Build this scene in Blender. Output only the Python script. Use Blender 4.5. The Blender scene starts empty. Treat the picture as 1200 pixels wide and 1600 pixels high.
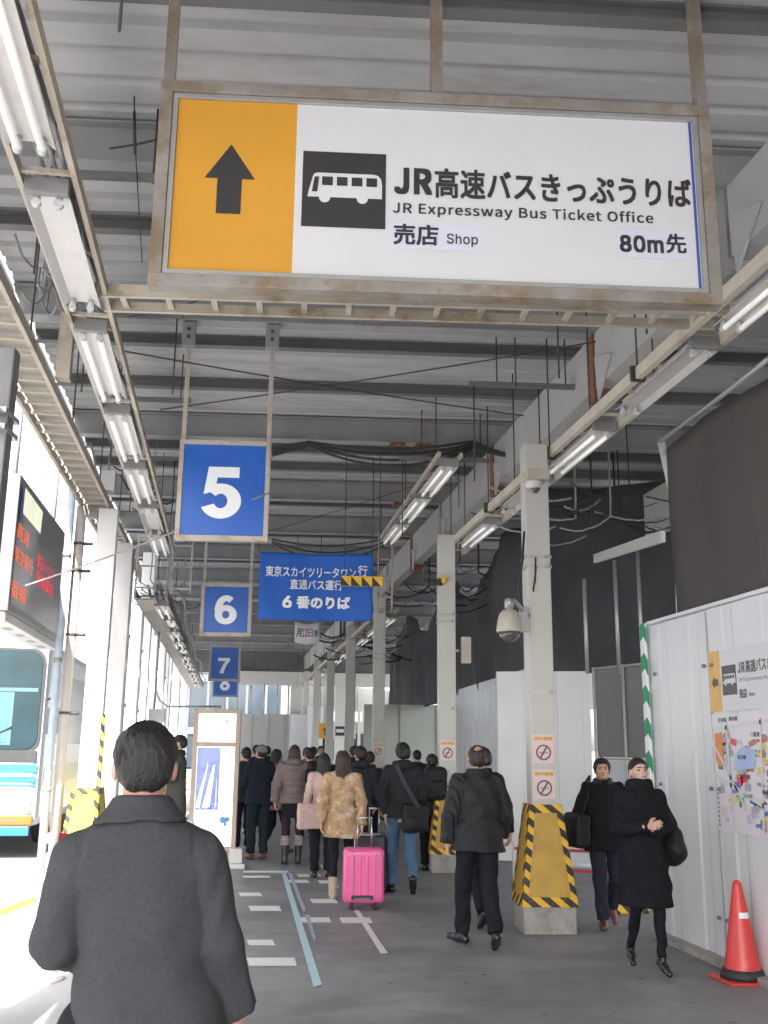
import bpy, bmesh, math, random
import numpy as np
from mathutils import Vector, Matrix
random.seed(7); rng = np.random.default_rng(7)
SC = bpy.context.scene; COL = SC.collection
# ---------------------------------------------------------------- camera
F, H = 1556.0, 1.65
_v = np.array([-250., -365., -F]); _v /= np.linalg.norm(_v)
_w = np.array([89., 6900., -F]); _w -= _w.dot(_v)*_v; _w /= np.linalg.norm(_w)
CM = np.stack([np.cross(_v, _w), _v, _w])
cam = bpy.data.cameras.new('camera'); camo = bpy.data.objects.new('camera', cam); COL.objects.link(camo)
cam.sensor_fit = 'VERTICAL'; cam.sensor_height = 36; cam.lens = F/1600*36
cam.clip_start = .05; cam.clip_end = 2000
mw = Matrix([list(r)+[0] for r in CM]+[[0, 0, 0, 1]]); mw.translation = (0, 0, H)
camo.matrix_world = mw; SC.camera = camo
# ---------------------------------------------------------------- light
SUNV = Vector((.16, .72, -.68)).normalized()          # travel direction of sunlight
wd = bpy.data.worlds.new('World'); SC.world = wd; wd.use_nodes = True
nt = wd.node_tree; bg = nt.nodes['Background']
sky = nt.nodes.new('ShaderNodeTexSky'); sky.sky_type = 'NISHITA'; sky.sun_disc = False
sky.sun_elevation = math.asin(-SUNV.z); sky.sun_rotation = math.atan2(-SUNV.x, -SUNV.y)
sky.air_density = 1.0; sky.dust_density = 3.0; sky.ozone_density = .6
hs = nt.nodes.new('ShaderNodeHueSaturation'); hs.inputs['Saturation'].default_value = .32
nt.links.new(sky.outputs[0], hs.inputs['Color']); nt.links.new(hs.outputs[0], bg.inputs[0])
bg.inputs[1].default_value = .15
sl = bpy.data.lights.new('sun', 'SUN'); sl.energy = 3.2; sl.angle = math.radians(.6); sl.color = (1, .975, .945)
so = bpy.data.objects.new('sun', sl); COL.objects.link(so)
so.rotation_euler = SUNV.to_track_quat('-Z', 'Y').to_euler(); so.location = (-30, -40, 60)
vs = SC.view_settings; vs.view_transform = 'Standard'; vs.look = 'None'; vs.gamma = 1; vs.exposure = 2.3
# ---------------------------------------------------------------- pixel rays (for measuring the photograph)
def ray(px, py): return CM @ np.array([px-600., 800.-py, -F])
O = np.array([0, 0, H])
def G(px, py, z=0.):
    r = ray(px, py); return O + r*((z-H)/r[2])
def PX(px, py, x):
    r = ray(px, py); return O + r*(x/r[0])
def PY(px, py, y):
    r = ray(px, py); return O + r*(y/r[1])
PHI = -.096; UC, US = math.cos(PHI), math.sin(PHI)     # the cross structure is set slightly skew
class Plane:
    def __init__(s, o, u, v):
        s.o = np.array(o, float); s.u = np.array(u, float); s.v = np.array(v, float); s.n = np.cross(s.u, s.v)
    def hit(s, px, py):
        r = ray(px, py); return O + r*(np.dot(s.o-O, s.n)/np.dot(r, s.n))
    def uv(s, px, py):
        d = s.hit(px, py)-s.o; return (float(d @ s.u), float(d @ s.v))
    def at(s, u, v, k=0.): return s.o + s.u*u + s.v*v + s.n*k
def cross_plane(y0, x0=0., z0=0.): return Plane((x0, y0, z0), (UC, US, 0), (0, 0, 1))
# ---------------------------------------------------------------- materials
MATS = {}
def mat(n, c, r=.6, m=0., var=.12, sc=6., bump=0., bs=60., c2=None, th=.62, sheen=0., emit=0., spec=.5, coat=0., stretch=None, tr=0.):
    if n in MATS: return MATS[n]
    M = bpy.data.materials.new(n); M.use_nodes = True; t = M.node_tree; N = t.nodes; L = t.links
    p = N['Principled BSDF']; p.inputs['Roughness'].default_value = r; p.inputs['Metallic'].default_value = m
    p.inputs['Specular IOR Level'].default_value = spec
    if coat: p.inputs['Coat Weight'].default_value = coat; p.inputs['Coat Roughness'].default_value = .15
    if sheen: p.inputs['Sheen Weight'].default_value = sheen; p.inputs['Sheen Roughness'].default_value = .5
    if tr: p.inputs['Transmission Weight'].default_value = tr; p.inputs['IOR'].default_value = 1.3
    tc = N.new('ShaderNodeTexCoord'); mp = N.new('ShaderNodeMapping'); L.new(tc.outputs['Object'], mp.inputs[0])
    if stretch: mp.inputs['Scale'].default_value = stretch
    n1 = N.new('ShaderNodeTexNoise'); n1.inputs['Scale'].default_value = sc; n1.inputs['Detail'].default_value = 6; n1.inputs['Roughness'].default_value = .6
    L.new(mp.outputs[0], n1.inputs['Vector'])
    mx = N.new('ShaderNodeMix'); mx.data_type = 'RGBA'
    d = [x*(1-var) for x in c]; l = [min(1, x*(1+var)) for x in c]
    mx.inputs[6].default_value = (*d, 1); mx.inputs[7].default_value = (*l, 1)
    cr = N.new('ShaderNodeMapRange'); cr.inputs[1].default_value = .3; cr.inputs[2].default_value = .7
    L.new(n1.outputs[0], cr.inputs[0]); L.new(cr.outputs[0], mx.inputs[0]); out = mx.outputs[2]
    if c2:
        n2 = N.new('ShaderNodeTexNoise'); n2.inputs['Scale'].default_value = sc*.8; n2.inputs['Detail'].default_value = 8; n2.inputs['Roughness'].default_value = .7
        ad = N.new('ShaderNodeVectorMath'); ad.inputs[1].default_value = (3.1, 5.7, 1.3); L.new(mp.outputs[0], ad.inputs[0]); L.new(ad.outputs[0], n2.inputs['Vector'])
        c3 = N.new('ShaderNodeMapRange'); c3.inputs[1].default_value = th-.1; c3.inputs[2].default_value = th+.08
        L.new(n2.outputs[0], c3.inputs[0]); m2 = N.new('ShaderNodeMix'); m2.data_type = 'RGBA'; m2.inputs[7].default_value = (*c2, 1)
        L.new(out, m2.inputs[6]); L.new(c3.outputs[0], m2.inputs[0]); out = m2.outputs[2]
    L.new(out, p.inputs['Base Color'])
    if bump:
        nb = N.new('ShaderNodeTexNoise'); nb.inputs['Scale'].default_value = bs; nb.inputs['Detail'].default_value = 4; L.new(mp.outputs[0], nb.inputs['Vector'])
        b = N.new('ShaderNodeBump'); b.inputs['Strength'].default_value = bump; b.inputs['Distance'].default_value = .01
        L.new(nb.outputs[0], b.inputs['Height']); L.new(b.outputs[0], p.inputs['Normal'])
    if emit:
        p.inputs['Emission Strength'].default_value = emit; p.inputs['Emission Color'].default_value = (*c, 1)
    MATS[n] = M; return M
def stripe_mat(n, ca, cb, k, vec=(1, 1, 1), duty=.5, r=.5):
    M = bpy.data.materials.new(n); M.use_nodes = True; t = M.node_tree; N = t.nodes; L = t.links; p = N['Principled BSDF']; p.inputs['Roughness'].default_value = r
    ge = N.new('ShaderNodeNewGeometry'); dt = N.new('ShaderNodeVectorMath'); dt.operation = 'DOT_PRODUCT'; dt.inputs[1].default_value = [a*k for a in vec]; L.new(ge.outputs['Position'], dt.inputs[0])
    fr = N.new('ShaderNodeMath'); fr.operation = 'FRACT'; L.new(dt.outputs['Value'], fr.inputs[0])
    gt = N.new('ShaderNodeMath'); gt.operation = 'GREATER_THAN'; gt.inputs[1].default_value = duty; L.new(fr.outputs[0], gt.inputs[0])
    mx = N.new('ShaderNodeMix'); mx.data_type = 'RGBA'; mx.inputs[6].default_value = (*ca, 1); mx.inputs[7].default_value = (*cb, 1); L.new(gt.outputs[0], mx.inputs[0])
    ns = N.new('ShaderNodeTexNoise'); ns.inputs['Scale'].default_value = 25; ns.inputs['Detail'].default_value = 6
    mr = N.new('ShaderNodeMapRange'); mr.inputs[1].default_value = .55; mr.inputs[2].default_value = .75; mr.inputs[3].default_value = 0; mr.inputs[4].default_value = .45; L.new(ns.outputs[0], mr.inputs[0])
    m2 = N.new('ShaderNodeMix'); m2.data_type = 'RGBA'; m2.inputs[7].default_value = (.22, .19, .15, 1); L.new(mr.outputs[0], m2.inputs[0]); L.new(mx.outputs[2], m2.inputs[6])
    L.new(m2.outputs[2], p.inputs['Base Color']); MATS[n] = M; return M
m_deck = mat('deck_steel', (.44, .44, .445), .55, .0, .10, .7, c2=(.31, .30, .285), th=.63, stretch=(1, 3, 1))
m_beam = mat('beam_paint', (.29, .29, .295), .6, 0, .15, 2, c2=(.20, .16, .13), th=.68)
m_beamd = mat('purlin_paint', (.15, .15, .15), .6, 0, .15, 2)
m_white = mat('white_paint', (.58, .57, .54), .5, 0, .06, 3, c2=(.38, .33, .27), th=.72, bump=.15, bs=20)
m_col = mat('column_paint', (.56, .55, .51), .45, 0, .05, 2, c2=(.40, .36, .30), th=.74, bump=.2, bs=12)
m_cream = mat('cream_steel', (.47, .42, .34), .5, .0, .12, 4, c2=(.28, .19, .10), th=.62)
m_rust = mat('rusty_frame', (.31, .285, .26), .55, .2, .18, 4, c2=(.23, .165, .095), th=.56, bump=.2, bs=80)
m_rustd = mat('rust_plate', (.22, .10, .06), .8, 0, .4, 30, bump=.4)
m_rod = mat('dark_rod', (.07, .065, .06), .6, .3, .2, 8)
m_alu = mat('dull_aluminium', (.45, .45, .44), .4, .5, .1, 5)
m_cable = mat('black_cable', (.03, .03, .032), .55, 0, .2, 8)
m_gcable = mat('grey_cable', (.30, .30, .31), .55, 0, .3, 8)
m_tube = mat('fluorescent_tube', (.95, .95, .93), .25, 0, .01, 4, emit=.07)
m_refl = mat('lamp_enamel', (.62, .60, .58), .3, 0, .06, 6, c2=(.55, .5, .45), th=.7)
m_grey = mat('grey_plastic', (.25, .25, .25), .5, 0, .1, 8)
m_ochre = mat('ochre_pad', (.56, .34, .06), .55, 0, .12, 5, c2=(.38, .25, .09), th=.62)
m_haz = stripe_mat('hazard_tape', (.85, .50, .02), (.018, .017, .015), 6.2, (1, .9, 1))
m_haz2 = stripe_mat('hazard_tape_small', (.90, .75, .04), (.02, .02, .02), 5.6, (1, 1, 1))
m_hazg = stripe_mat('green_white_tape', (.85, .87, .85), (.02, .30, .14), 3.3, (2.2, .5, 1), .5)
m_conc = mat('concrete', (.40, .38, .35), .85, 0, .12, 8, c2=(.25, .24, .22), th=.6, bump=.4, bs=50)
m_hoard = mat('white_hoarding', (.74, .75, .77), .3, 0, .04, 1.6, c2=(.60, .60, .60), th=.7, bump=.10, bs=5, spec=.6)
m_hoardd = mat('grey_hoarding', (.45, .45, .44), .4, 0, .06, 2)
m_galv = mat('galvanised_sheet', (.74, .75, .77), .22, .15, .10, 2.5, bump=.1, bs=6)
m_blue = mat('sign_blue', (.010, .11, .50), .35, 0, .03, 4)
m_blued = mat('banner_blue', (.010, .11, .50), .6, 0, .05, 3, bump=.15, bs=6)
m_orange = mat('sign_orange', (.68, .33, .035), .4, 0, .04, 2)
m_signw = mat('sign_white', (.70, .70, .72), .35, 0, .02, 2)
m_ink = mat('sign_ink', (.035, .033, .036), .5, 0, .1, 4)
m_letter = mat('letter_white', (.88, .89, .90), .4, 0, .01, 4)
m_lilac = mat('sticker_lilac', (.70, .70, .82), .35, 0, .01, 4)
m_inkb = mat('ink_blue_line', (.05, .10, .38), .5)
def shade_pal(n, c, r=.6, **k): return mat(n, c, r, **k)
# ---------------------------------------------------------------- mesh builder
ORG = {}
class MB:
    def __init__(s): s.v = []; s.f = []; s.sm = []; s.mi = []
    def add(s, vs, fs, smooth=False, mi=0):
        b = len(s.v); s.v += [tuple(map(float, v)) for v in vs]
        for f in fs: s.f.append([i+b for i in f]); s.sm.append(smooth); s.mi.append(mi)
        return s
    def hexa(s, p, mi=0):   # 8 points: bottom 4 ccw, top 4 ccw
        return s.add(p, [(3, 2, 1, 0), (4, 5, 6, 7), (0, 1, 5, 4), (1, 2, 6, 5), (2, 3, 7, 6), (3, 0, 4, 7)], mi=mi)
    def box(s, x0, x1, y0, y1, z0, z1, mi=0):
        return s.hexa([(x0, y0, z0), (x1, y0, z0), (x1, y1, z0), (x0, y1, z0), (x0, y0, z1), (x1, y0, z1), (x1, y1, z1), (x0, y1, z1)], mi)
    def obox(s, c, u, v, w, hu, hv, hw, mi=0):
        c, u, v, w = [np.array(a, float) for a in (c, u, v, w)]
        P = [c+a*hu*u+b*hv*v+d*hw*w for d in (-1, 1) for a, b in ((-1, -1), (1, -1), (1, 1), (-1, 1))]
        return s.hexa(P, mi)
    def bar(s, p, q, w, h, up=(0, 0, 1), mi=0):
        p, q = np.array(p, float), np.array(q, float); d = q-p; L = np.linalg.norm(d); d = d/L; up = np.array(up, float)
        sd = np.cross(d, up)
        if np.linalg.norm(sd) < 1e-4: sd = np.cross(d, (1, 0, 0))
        sd /= np.linalg.norm(sd); u = np.cross(sd, d)
        return s.obox((p+q)/2, d, sd, u, L/2, w/2, h/2, mi)
    def tube(s, pts, r, seg=8, cap=True, mi=0):
        pts = [np.array(p, float) for p in pts]; n = len(pts); rs = r if isinstance(r, (list, tuple)) else [r]*n
        ref = None; V = []
        for i, p in enumerate(pts):
            d = pts[min(i+1, n-1)]-pts[max(i-1, 0)]; d /= (np.linalg.norm(d)+1e-9)
            if ref is None: ref = np.cross(d, (0, 0, 1) if abs(d[2]) < .9 else (1, 0, 0))
            ref = ref-ref.dot(d)*d; ref /= (np.linalg.norm(ref)+1e-9); b = np.cross(d, ref)
            for k in range(seg):
                a = 2*math.pi*k/seg; V.append(p+rs[i]*(math.cos(a)*ref+math.sin(a)*b))
        Fc = [(i*seg+k, i*seg+(k+1) % seg, (i+1)*seg+(k+1) % seg, (i+1)*seg+k) for i in range(n-1) for k in range(seg)]
        b0 = len(s.v); s.add(V, Fc, True, mi)
        if cap: s.f.append([b0+k for k in range(seg)][::-1]); s.f.append([b0+(n-1)*seg+k for k in range(seg)]); s.sm += [False]*2; s.mi += [mi]*2
        return s
    def lathe(s, c, prof, seg=24, mi=0, smooth=True):
        V = [(c[0]+r*math.cos(2*math.pi*k/seg), c[1]+r*math.sin(2*math.pi*k/seg), c[2]+z) for r, z in prof for k in range(seg)]
        n = len(prof); Fc = [(i*seg+k, i*seg+(k+1) % seg, (i+1)*seg+(k+1) % seg, (i+1)*seg+k) for i in range(n-1) for k in range(seg)]
        b0 = len(s.v); s.add(V, Fc, smooth, mi)
        s.f.append([b0+k for k in range(seg)][::-1]); s.f.append([b0+(n-1)*seg+k for k in range(seg)]); s.sm += [False]*2; s.mi += [mi]*2
        return s
    def poly(s, pl, uv, k=0., th=0., mi=0):
        """flat polygon (u,v list) on a plane, optional thickness towards -n"""
        P = [pl.at(u, v, k) for u, v in uv]; n = len(P)
        if th == 0: return s.add(P, [list(range(n))], mi=mi)
        Q = [pl.at(u, v, k-th) for u, v in uv]
        return s.add(P+Q, [list(range(n)), list(range(2*n-1, n-1, -1))]+[(i, i+n, (i+1) % n+n, (i+1) % n) for i in range(n)], mi=mi)
    def rect(s, pl, u0, v0, u1, v1, k=0., th=0., mi=0): return s.poly(pl, [(u0, v0), (u1, v0), (u1, v1), (u0, v1)], k, th, mi)
    def disc(s, pl, u, v, r, k=0., seg=24, mi=0, r2=None):
        r2 = r2 or r; return s.poly(pl, [(u+r*math.cos(2*math.pi*i/seg), v+r2*math.sin(2*math.pi*i/seg)) for i in range(seg)], k, mi=mi)
    def ring(s, pl, u, v, r0, r1, k=0., seg=28, mi=0):
        A = [pl.at(u+r*math.cos(2*math.pi*i/seg), v+r*math.sin(2*math.pi*i/seg), k) for r in (r0, r1) for i in range(seg)]
        return s.add(A, [(i, (i+1) % seg, seg+(i+1) % seg, seg+i) for i in range(seg)], mi=mi)
    def build(s, name, m, parent=None, bevel=0., local=False):
        ms = m if isinstance(m, (list, tuple)) else [m]
        A = np.array(s.v); lo, hi = A.min(0), A.max(0); org = np.array([(lo[0]+hi[0])/2, (lo[1]+hi[1])/2, lo[2]])
        me = bpy.data.meshes.new(name); me.from_pydata([tuple(a) for a in (A-org)], [], s.f)
        me.polygons.foreach_set('use_smooth', s.sm); me.polygons.foreach_set('material_index', s.mi)
        for x in ms: me.materials.append(x)
        bm = bmesh.new(); bm.from_mesh(me); bmesh.ops.recalc_face_normals(bm, faces=bm.faces[:]) if not getattr(s, 'keep', False) else None
        if bevel:
            es = [e for e in bm.edges if len(e.link_faces) == 2 and e.calc_face_angle(0) > .6]
            bmesh.ops.bevel(bm, geom=es, offset=bevel, segments=2, profile=.6, affect='EDGES', clamp_overlap=True)
        bm.to_mesh(me); bm.free(); me.update()
        return link(name, me, parent, org)
def link(name, me, parent=None, org=(0, 0, 0)):
    o = bpy.data.objects.new(name, me); COL.objects.link(o); org = np.array(org, float)
    if parent is not None: o.parent = parent; o.location = org-ORG[parent.name]
    else: o.location = org
    ORG[o.name] = org; return o
def tag(o, label=None, cat=None, group=None, kind=None):
    if label: o['label'] = label
    if cat: o['category'] = cat
    if group: o['group'] = group
    if kind: o['kind'] = kind
    return o
def thing(name, label, cat, loc=(0, 0, 0), rz=0., group=None, local=False):
    """Empty at the base; local=True: parts are given in its own coordinates, otherwise in world coordinates"""
    o = bpy.data.objects.new(name, None); COL.objects.link(o); o.location = loc; o.rotation_euler = (0, 0, rz); o.empty_display_size = .2
    ORG[o.name] = np.zeros(3) if local else np.array(loc, float)
    return tag(o, label, cat, group)
def dup(root, loc, rz=None, label=None, group=None):
    r = root.copy(); COL.objects.link(r); r.location = loc
    if rz is not None: r.rotation_euler = (0, 0, rz)
    if label: r['label'] = label
    if group: r['group'] = group
    for ch in list(root.children):
        c = ch.copy(); COL.objects.link(c); c.parent = r
        for g in list(ch.children):
            d = g.copy(); COL.objects.link(d); d.parent = c
    return r
# ---------------------------------------------------------------- lettering
FONT = None
try:   # Blender's own bundled grotesque typeface; the built-in one is used when it is not there
    import os
    FONT = bpy.data.fonts.load(os.path.join(bpy.utils.resource_path('LOCAL'), 'datafiles', 'fonts', 'Inter.woff2'))
    FONT2 = bpy.data.fonts.load(os.path.join(bpy.utils.resource_path('LOCAL'), 'datafiles', 'fonts', 'Noto Sans CJK Regular.woff2'))
except Exception: FONT = FONT2 = None
def text_geo(s, bold=0.):
    c = bpy.data.curves.new('lettering', 'FONT'); c.body = s
    if FONT and s.isascii(): c.font = FONT2 if ('k' in s or 'R' in s) and FONT2 else FONT
    c.resolution_u = 3; c.space_character = 1.04
    o = bpy.data.objects.new('lettering', c); COL.objects.link(o); dg = bpy.context.evaluated_depsgraph_get(); dg.update()
    me = bpy.data.meshes.new_from_object(o.evaluated_get(dg)); V = np.array([v.co[:] for v in me.vertices]).reshape(-1, 3); Fs = [list(p.vertices) for p in me.polygons]
    bpy.data.objects.remove(o); bpy.data.curves.remove(c); bpy.data.meshes.remove(me)
    if bold and len(V):      # heavier strokes: the glyphs struck several times around a small circle
        n = len(V); W, F2 = [V], list(Fs); pat = [(1, 0), (-1, 0), (0, 1), (0, -1), (1, 1), (-1, 1), (1, -1), (-1, -1)]
        for i, (dx, dy) in enumerate(pat):
            W.append(V+[bold*dx, bold*dy*.8, .0006*(i+1)]); F2 += [[j+n*(i+1) for j in f] for f in Fs]
        V, Fs = np.concatenate(W), F2
    return V, Fs
def digit_shape(mb, pl, ch, u0, v0, u1, v1, k=.004):
    """heavy grotesque numerals drawn as thick strokes in a 1 x 1.25 box"""
    f = lambda x, y, kk: pl.at(u0+x*(u1-u0), v0+y/1.25*(v1-v0), kk)
    def arc(cx, cy, rx, ry, a0, a1, w, kk, wy=None):
        wy = wy or w; n = 28; V = []
        for i in range(n+1):
            a = math.radians(a0+(a1-a0)*i/n); V += [f(cx+(rx+w/2)*math.cos(a), cy+(ry+wy/2)*math.sin(a), kk), f(cx+(rx-w/2)*math.cos(a), cy+(ry-wy/2)*math.sin(a), kk)]
        mb.add(V, [(2*i, 2*i+1, 2*i+3, 2*i+2) for i in range(n)])
    P = lambda pts, kk: mb.add([f(x, y, kk) for x, y in pts], [list(range(len(pts)))])
    if ch == '5':
        P([(.16, 1.25), (.93, 1.25), (.93, .99), (.16, .99)], k); P([(.16, 1.24), (.42, 1.24), (.35, .66), (.06, .58)], k+.001); arc(.49, .42, .34, .30, 138, -158, .34, k+.002, .25)
    elif ch == '6': arc(.51, .41, .33, .29, 0, 360, .33, k, .25); arc(.52, .62, .35, .50, 52, 188, .33, k+.001, .25)
    elif ch == '7': P([(.03, 1.25), (.97, 1.25), (.97, .99), (.03, .99)], k); P([(.66, 1.02), (.97, 1.02), (.72, .66), (.58, .30), (.52, 0), (.20, 0), (.28, .34), (.42, .68)], k+.001)
    elif ch == '8': arc(.50, .35, .33, .23, 0, 360, .32, k, .24); arc(.50, .92, .29, .21, 0, 360, .30, k+.001, .23)
    return mb
def text(mb, pl, s, u0, v0, u1, v1, k=.004, bold=.0, mi=0):
    """letters stretched to fill the box u0..u1, v0..v1 on a plane"""
    V, Fs = text_geo(s, bold)
    if not len(V): return mb
    lo, hi = V.min(0), V.max(0); d = hi-lo
    P = [pl.at(u0+(p[0]-lo[0])/d[0]*(u1-u0), v0+(p[1]-lo[1])/d[1]*(v1-v0), k+p[2]*.12) for p in V]
    return mb.add(P, Fs, mi=mi)
# ================================================================ GROUND, ROAD
def ground_mat():
    M = mat('worn_asphalt', (.285, .285, .29), .62, 0, .10, 3.0, c2=(.235, .235, .24), th=.6, bump=.5, bs=160, spec=.4)
    t = M.node_tree; N = t.nodes; L = t.links; p = N['Principled BSDF']; src = p.inputs['Base Color'].links[0].from_socket
    sp = N.new('ShaderNodeTexNoise'); sp.inputs['Scale'].default_value = 260; sp.inputs['Detail'].default_value = 2
    tc = N.new('ShaderNodeTexCoord'); L.new(tc.outputs['Object'], sp.inputs['Vector'])
    mr = N.new('ShaderNodeMapRange'); mr.inputs[1].default_value = .35; mr.inputs[2].default_value = .7; mr.inputs[3].default_value = .62; mr.inputs[4].default_value = 1.5; L.new(sp.outputs[0], mr.inputs[0])
    # hairline cracks / joints and darker blots
    vo = N.new('ShaderNodeTexVoronoi'); vo.feature = 'DISTANCE_TO_EDGE'; vo.inputs['Scale'].default_value = .42; L.new(tc.outputs['Object'], vo.inputs['Vector'])
    lf = N.new('ShaderNodeTexNoise'); lf.inputs['Scale'].default_value = .9; lf.inputs['Detail'].default_value = 7; lf.inputs['Roughness'].default_value = .65; L.new(tc.outputs['Object'], lf.inputs['Vector'])
    lr = N.new('ShaderNodeMapRange'); lr.inputs[1].default_value = .35; lr.inputs[2].default_value = .68; lr.inputs[3].default_value = .74; lr.inputs[4].default_value = 1.22; L.new(lf.outputs[0], lr.inputs[0])
    rg = N.new('ShaderNodeMapRange'); rg.inputs[1].default_value = .35; rg.inputs[2].default_value = .65; rg.inputs[3].default_value = .42; rg.inputs[4].default_value = .68; L.new(lf.outputs[0], rg.inputs[0]); L.new(rg.outputs[0], p.inputs['Roughness'])
    ck = N.new('ShaderNodeMapRange'); ck.inputs[1].default_value = 0; ck.inputs[2].default_value = .006; ck.inputs[3].default_value = .86; ck.inputs[4].default_value = 1; L.new(vo.outputs[0], ck.inputs[0])
    bl = N.new('ShaderNodeTexVoronoi'); bl.inputs['Scale'].default_value = 3.1; L.new(tc.outputs['Object'], bl.inputs['Vector'])
    b2 = N.new('ShaderNodeMapRange'); b2.inputs[1].default_value = .06; b2.inputs[2].default_value = .10; b2.inputs[3].default_value = .55; b2.inputs[4].default_value = 1; L.new(bl.outputs[0], b2.inputs[0])
    m1 = N.new('ShaderNodeMath'); m1.operation = 'MULTIPLY'; L.new(mr.outputs[0], m1.inputs[0]); L.new(ck.outputs[0], m1.inputs[1])
    m3 = N.new('ShaderNodeMath'); m3.operation = 'MULTIPLY'; L.new(m1.outputs[0], m3.inputs[0]); L.new(lr.outputs[0], m3.inputs[1])
    m2 = N.new('ShaderNodeMath'); m2.operation = 'MULTIPLY'; L.new(m3.outputs[0], m2.inputs[0]); L.new(b2.outputs[0], m2.inputs[1])
    v = N.new('ShaderNodeVectorMath'); v.operation = 'SCALE'; L.new(src, v.inputs[0]); L.new(m2.outputs[0], v.inputs['Scale']); L.new(v.outputs[0], p.inputs['Base Color'])
    return M
m_asph = ground_mat()
m_road = mat('road_asphalt', (.28, .28, .285), .8, 0, .1, 2, bump=.4, bs=80)
m_pave = mat('sunlit_pavement', (.62, .61, .60), .75, 0, .08, 3, bump=.3, bs=60)
m_mark = mat('white_road_paint', (.80, .80, .80), .55, 0, .05, 12, c2=(.52, .52, .52), th=.66, bump=.3, bs=90)
m_bmark = mat('pale_blue_tape', (.50, .72, .76), .5, 0, .06, 12, c2=(.30, .42, .46), th=.7)
m_bmark2 = mat('lilac_tape', (.42, .45, .62), .5, 0, .06, 12, c2=(.22, .22, .28), th=.62)
m_ymark = mat('yellow_paint', (.85, .55, .05), .6, 0, .1, 10)
g = MB(); g.box(-600, 600, -600, 900, -.5, -.12); tag(g.build('ground', m_road), kind='structure')
g = MB(); g.box(-.78, 60, -30, 60, -.3, 0); tag(g.build('floor', m_asph), kind='structure')
g = MB(); g.box(-2.5, -.782, -30, 60, -.3, -.002); tag(g.build('pavement', m_pave), kind='structure')  # pavement strip widened and paled to paint in the sun patch on the floor
g = MB(); g.box(-2.65, -2.502, -30, 60, -.3, 0.0); tag(g.build('kerb', m_conc, bevel=.015), kind='structure')
def mark(pts, m, name='floor_marking', z=.004):
    P = [G(*p) for p in pts]; mb = MB(); mb.add([(a[0], a[1], z) for a in P], [list(range(len(P)))]); tag(mb.build(name, m), kind='structure')
def dash(x0, x1, yt, yb, sk=4): mark([(x0, yt), (x1, yt), (x1+sk, yb), (x0+sk, yb)], m_mark)
for d in ((385, 460, 1497, 1510), (385, 426, 1469, 1478), (388, 436, 1416, 1424), (372, 406, 1395, 1401), (378, 420, 1369, 1372), (462, 514, 1434, 1442),
          (530, 578, 1434, 1443), (484, 524, 1405, 1412), (448, 480, 1375, 1380), (463, 499, 1366, 1371), (496, 524, 1376, 1381)): dash(*d)
mark([(553, 1424), (561, 1424), (606, 1491), (595, 1492)], m_mark, z=.009)
mark([(500, 1352), (506, 1352), (530, 1388), (523, 1390)], m_mark, z=.009)
mark([(440, 1365), (447, 1365), (503, 1540), (490, 1544)], m_bmark, z=.007)
mark([(450, 1365), (456, 1365), (478, 1423), (474, 1427)], m_bmark2, z=.0065)
mark([(476, 1430), (483, 1430), (494, 1468), (490, 1471)], m_bmark2, z=.0065)
mark([(380, 1361), (450, 1361), (451, 1364), (380, 1364)], m_mark, z=.004)
mark([(0, 1421), (55, 1401), (58, 1408), (0, 1432)], m_ymark, z=.004)
# ================================================================ CANOPY
def dp(u, yy, z): return np.array([u*UC, yy+u*US, z])
canopy = thing('station_canopy', 'long grey steel canopy with corrugated roof deck and dark cross beams over the walkway', 'canopy', (0, 0, 0))
U0, U1, Y0, Y1, ZD = -2.25, 10.5, -14.0, 49.0, 6.05
V = []; Fc = []; yy = Y0; prof = []
while yy < Y1:
    prof += [(yy, ZD), (yy+.19, ZD), (yy+.215, ZD+.05), (yy+.275, ZD+.05)]; yy += .30
for s_, z in prof: V += [dp(U0, s_, z), dp(U1, s_, z)]
Fc = [(2*i, 2*i+1, 2*i+3, 2*i+2) for i in range(len(prof)-1)]
mb = MB(); mb.add(V, Fc); n0 = len(V)
mb.add([dp(U0, Y0, ZD+.12), dp(U1, Y0, ZD+.12), dp(U1, Y1, ZD+.12), dp(U0, Y1, ZD+.12)], [(0, 1, 2, 3)])
mb.build('roof_deck', m_deck, canopy)
def xbeam(yy, zb, w, h, m, name='cross_beam', u0=U0, u1=U1):
    """I beam across the walkway"""
    mb = MB(); a, b = dp(u0, yy, zb+.008), dp(u1, yy, zb+.008); mb.bar(a, b, w, .016)
    mb.bar(dp(u0, yy, zb+h/2), dp(u1, yy, zb+h/2), .012, h-.034); mb.bar(dp(u0, yy, zb+h-.008), dp(u1, yy, zb+h-.008), w, .016)
    return mb.build(name, m, canopy)
beams = [-11, -8, -5, -2, 1.0, 3.85, 6.55, 9.27, 13.1, 16.5, 19.2, 22.2, 25.4, 28.4, 31.6, 34.6, 37.8, 40.8, 44, 47]
for b in beams:
    xbeam(b, 5.70, .16, .33, m_beam)
for b in [2.3, 5.1, 7.9, 10.4, 11.75, 14.4, 15.4, 17.8, 20.6, 23.8, 26.9, 30, 33.1, 36.2, 39.3, 42.4]: xbeam(b, 5.92, .10, .125, m_beamd, 'purlin')
mb = MB(); mb.bar((-2.34, Y0, 5.92), (-2.34, Y1, 5.92), .06, .42); mb.build('edge_fascia', m_white, canopy)
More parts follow.
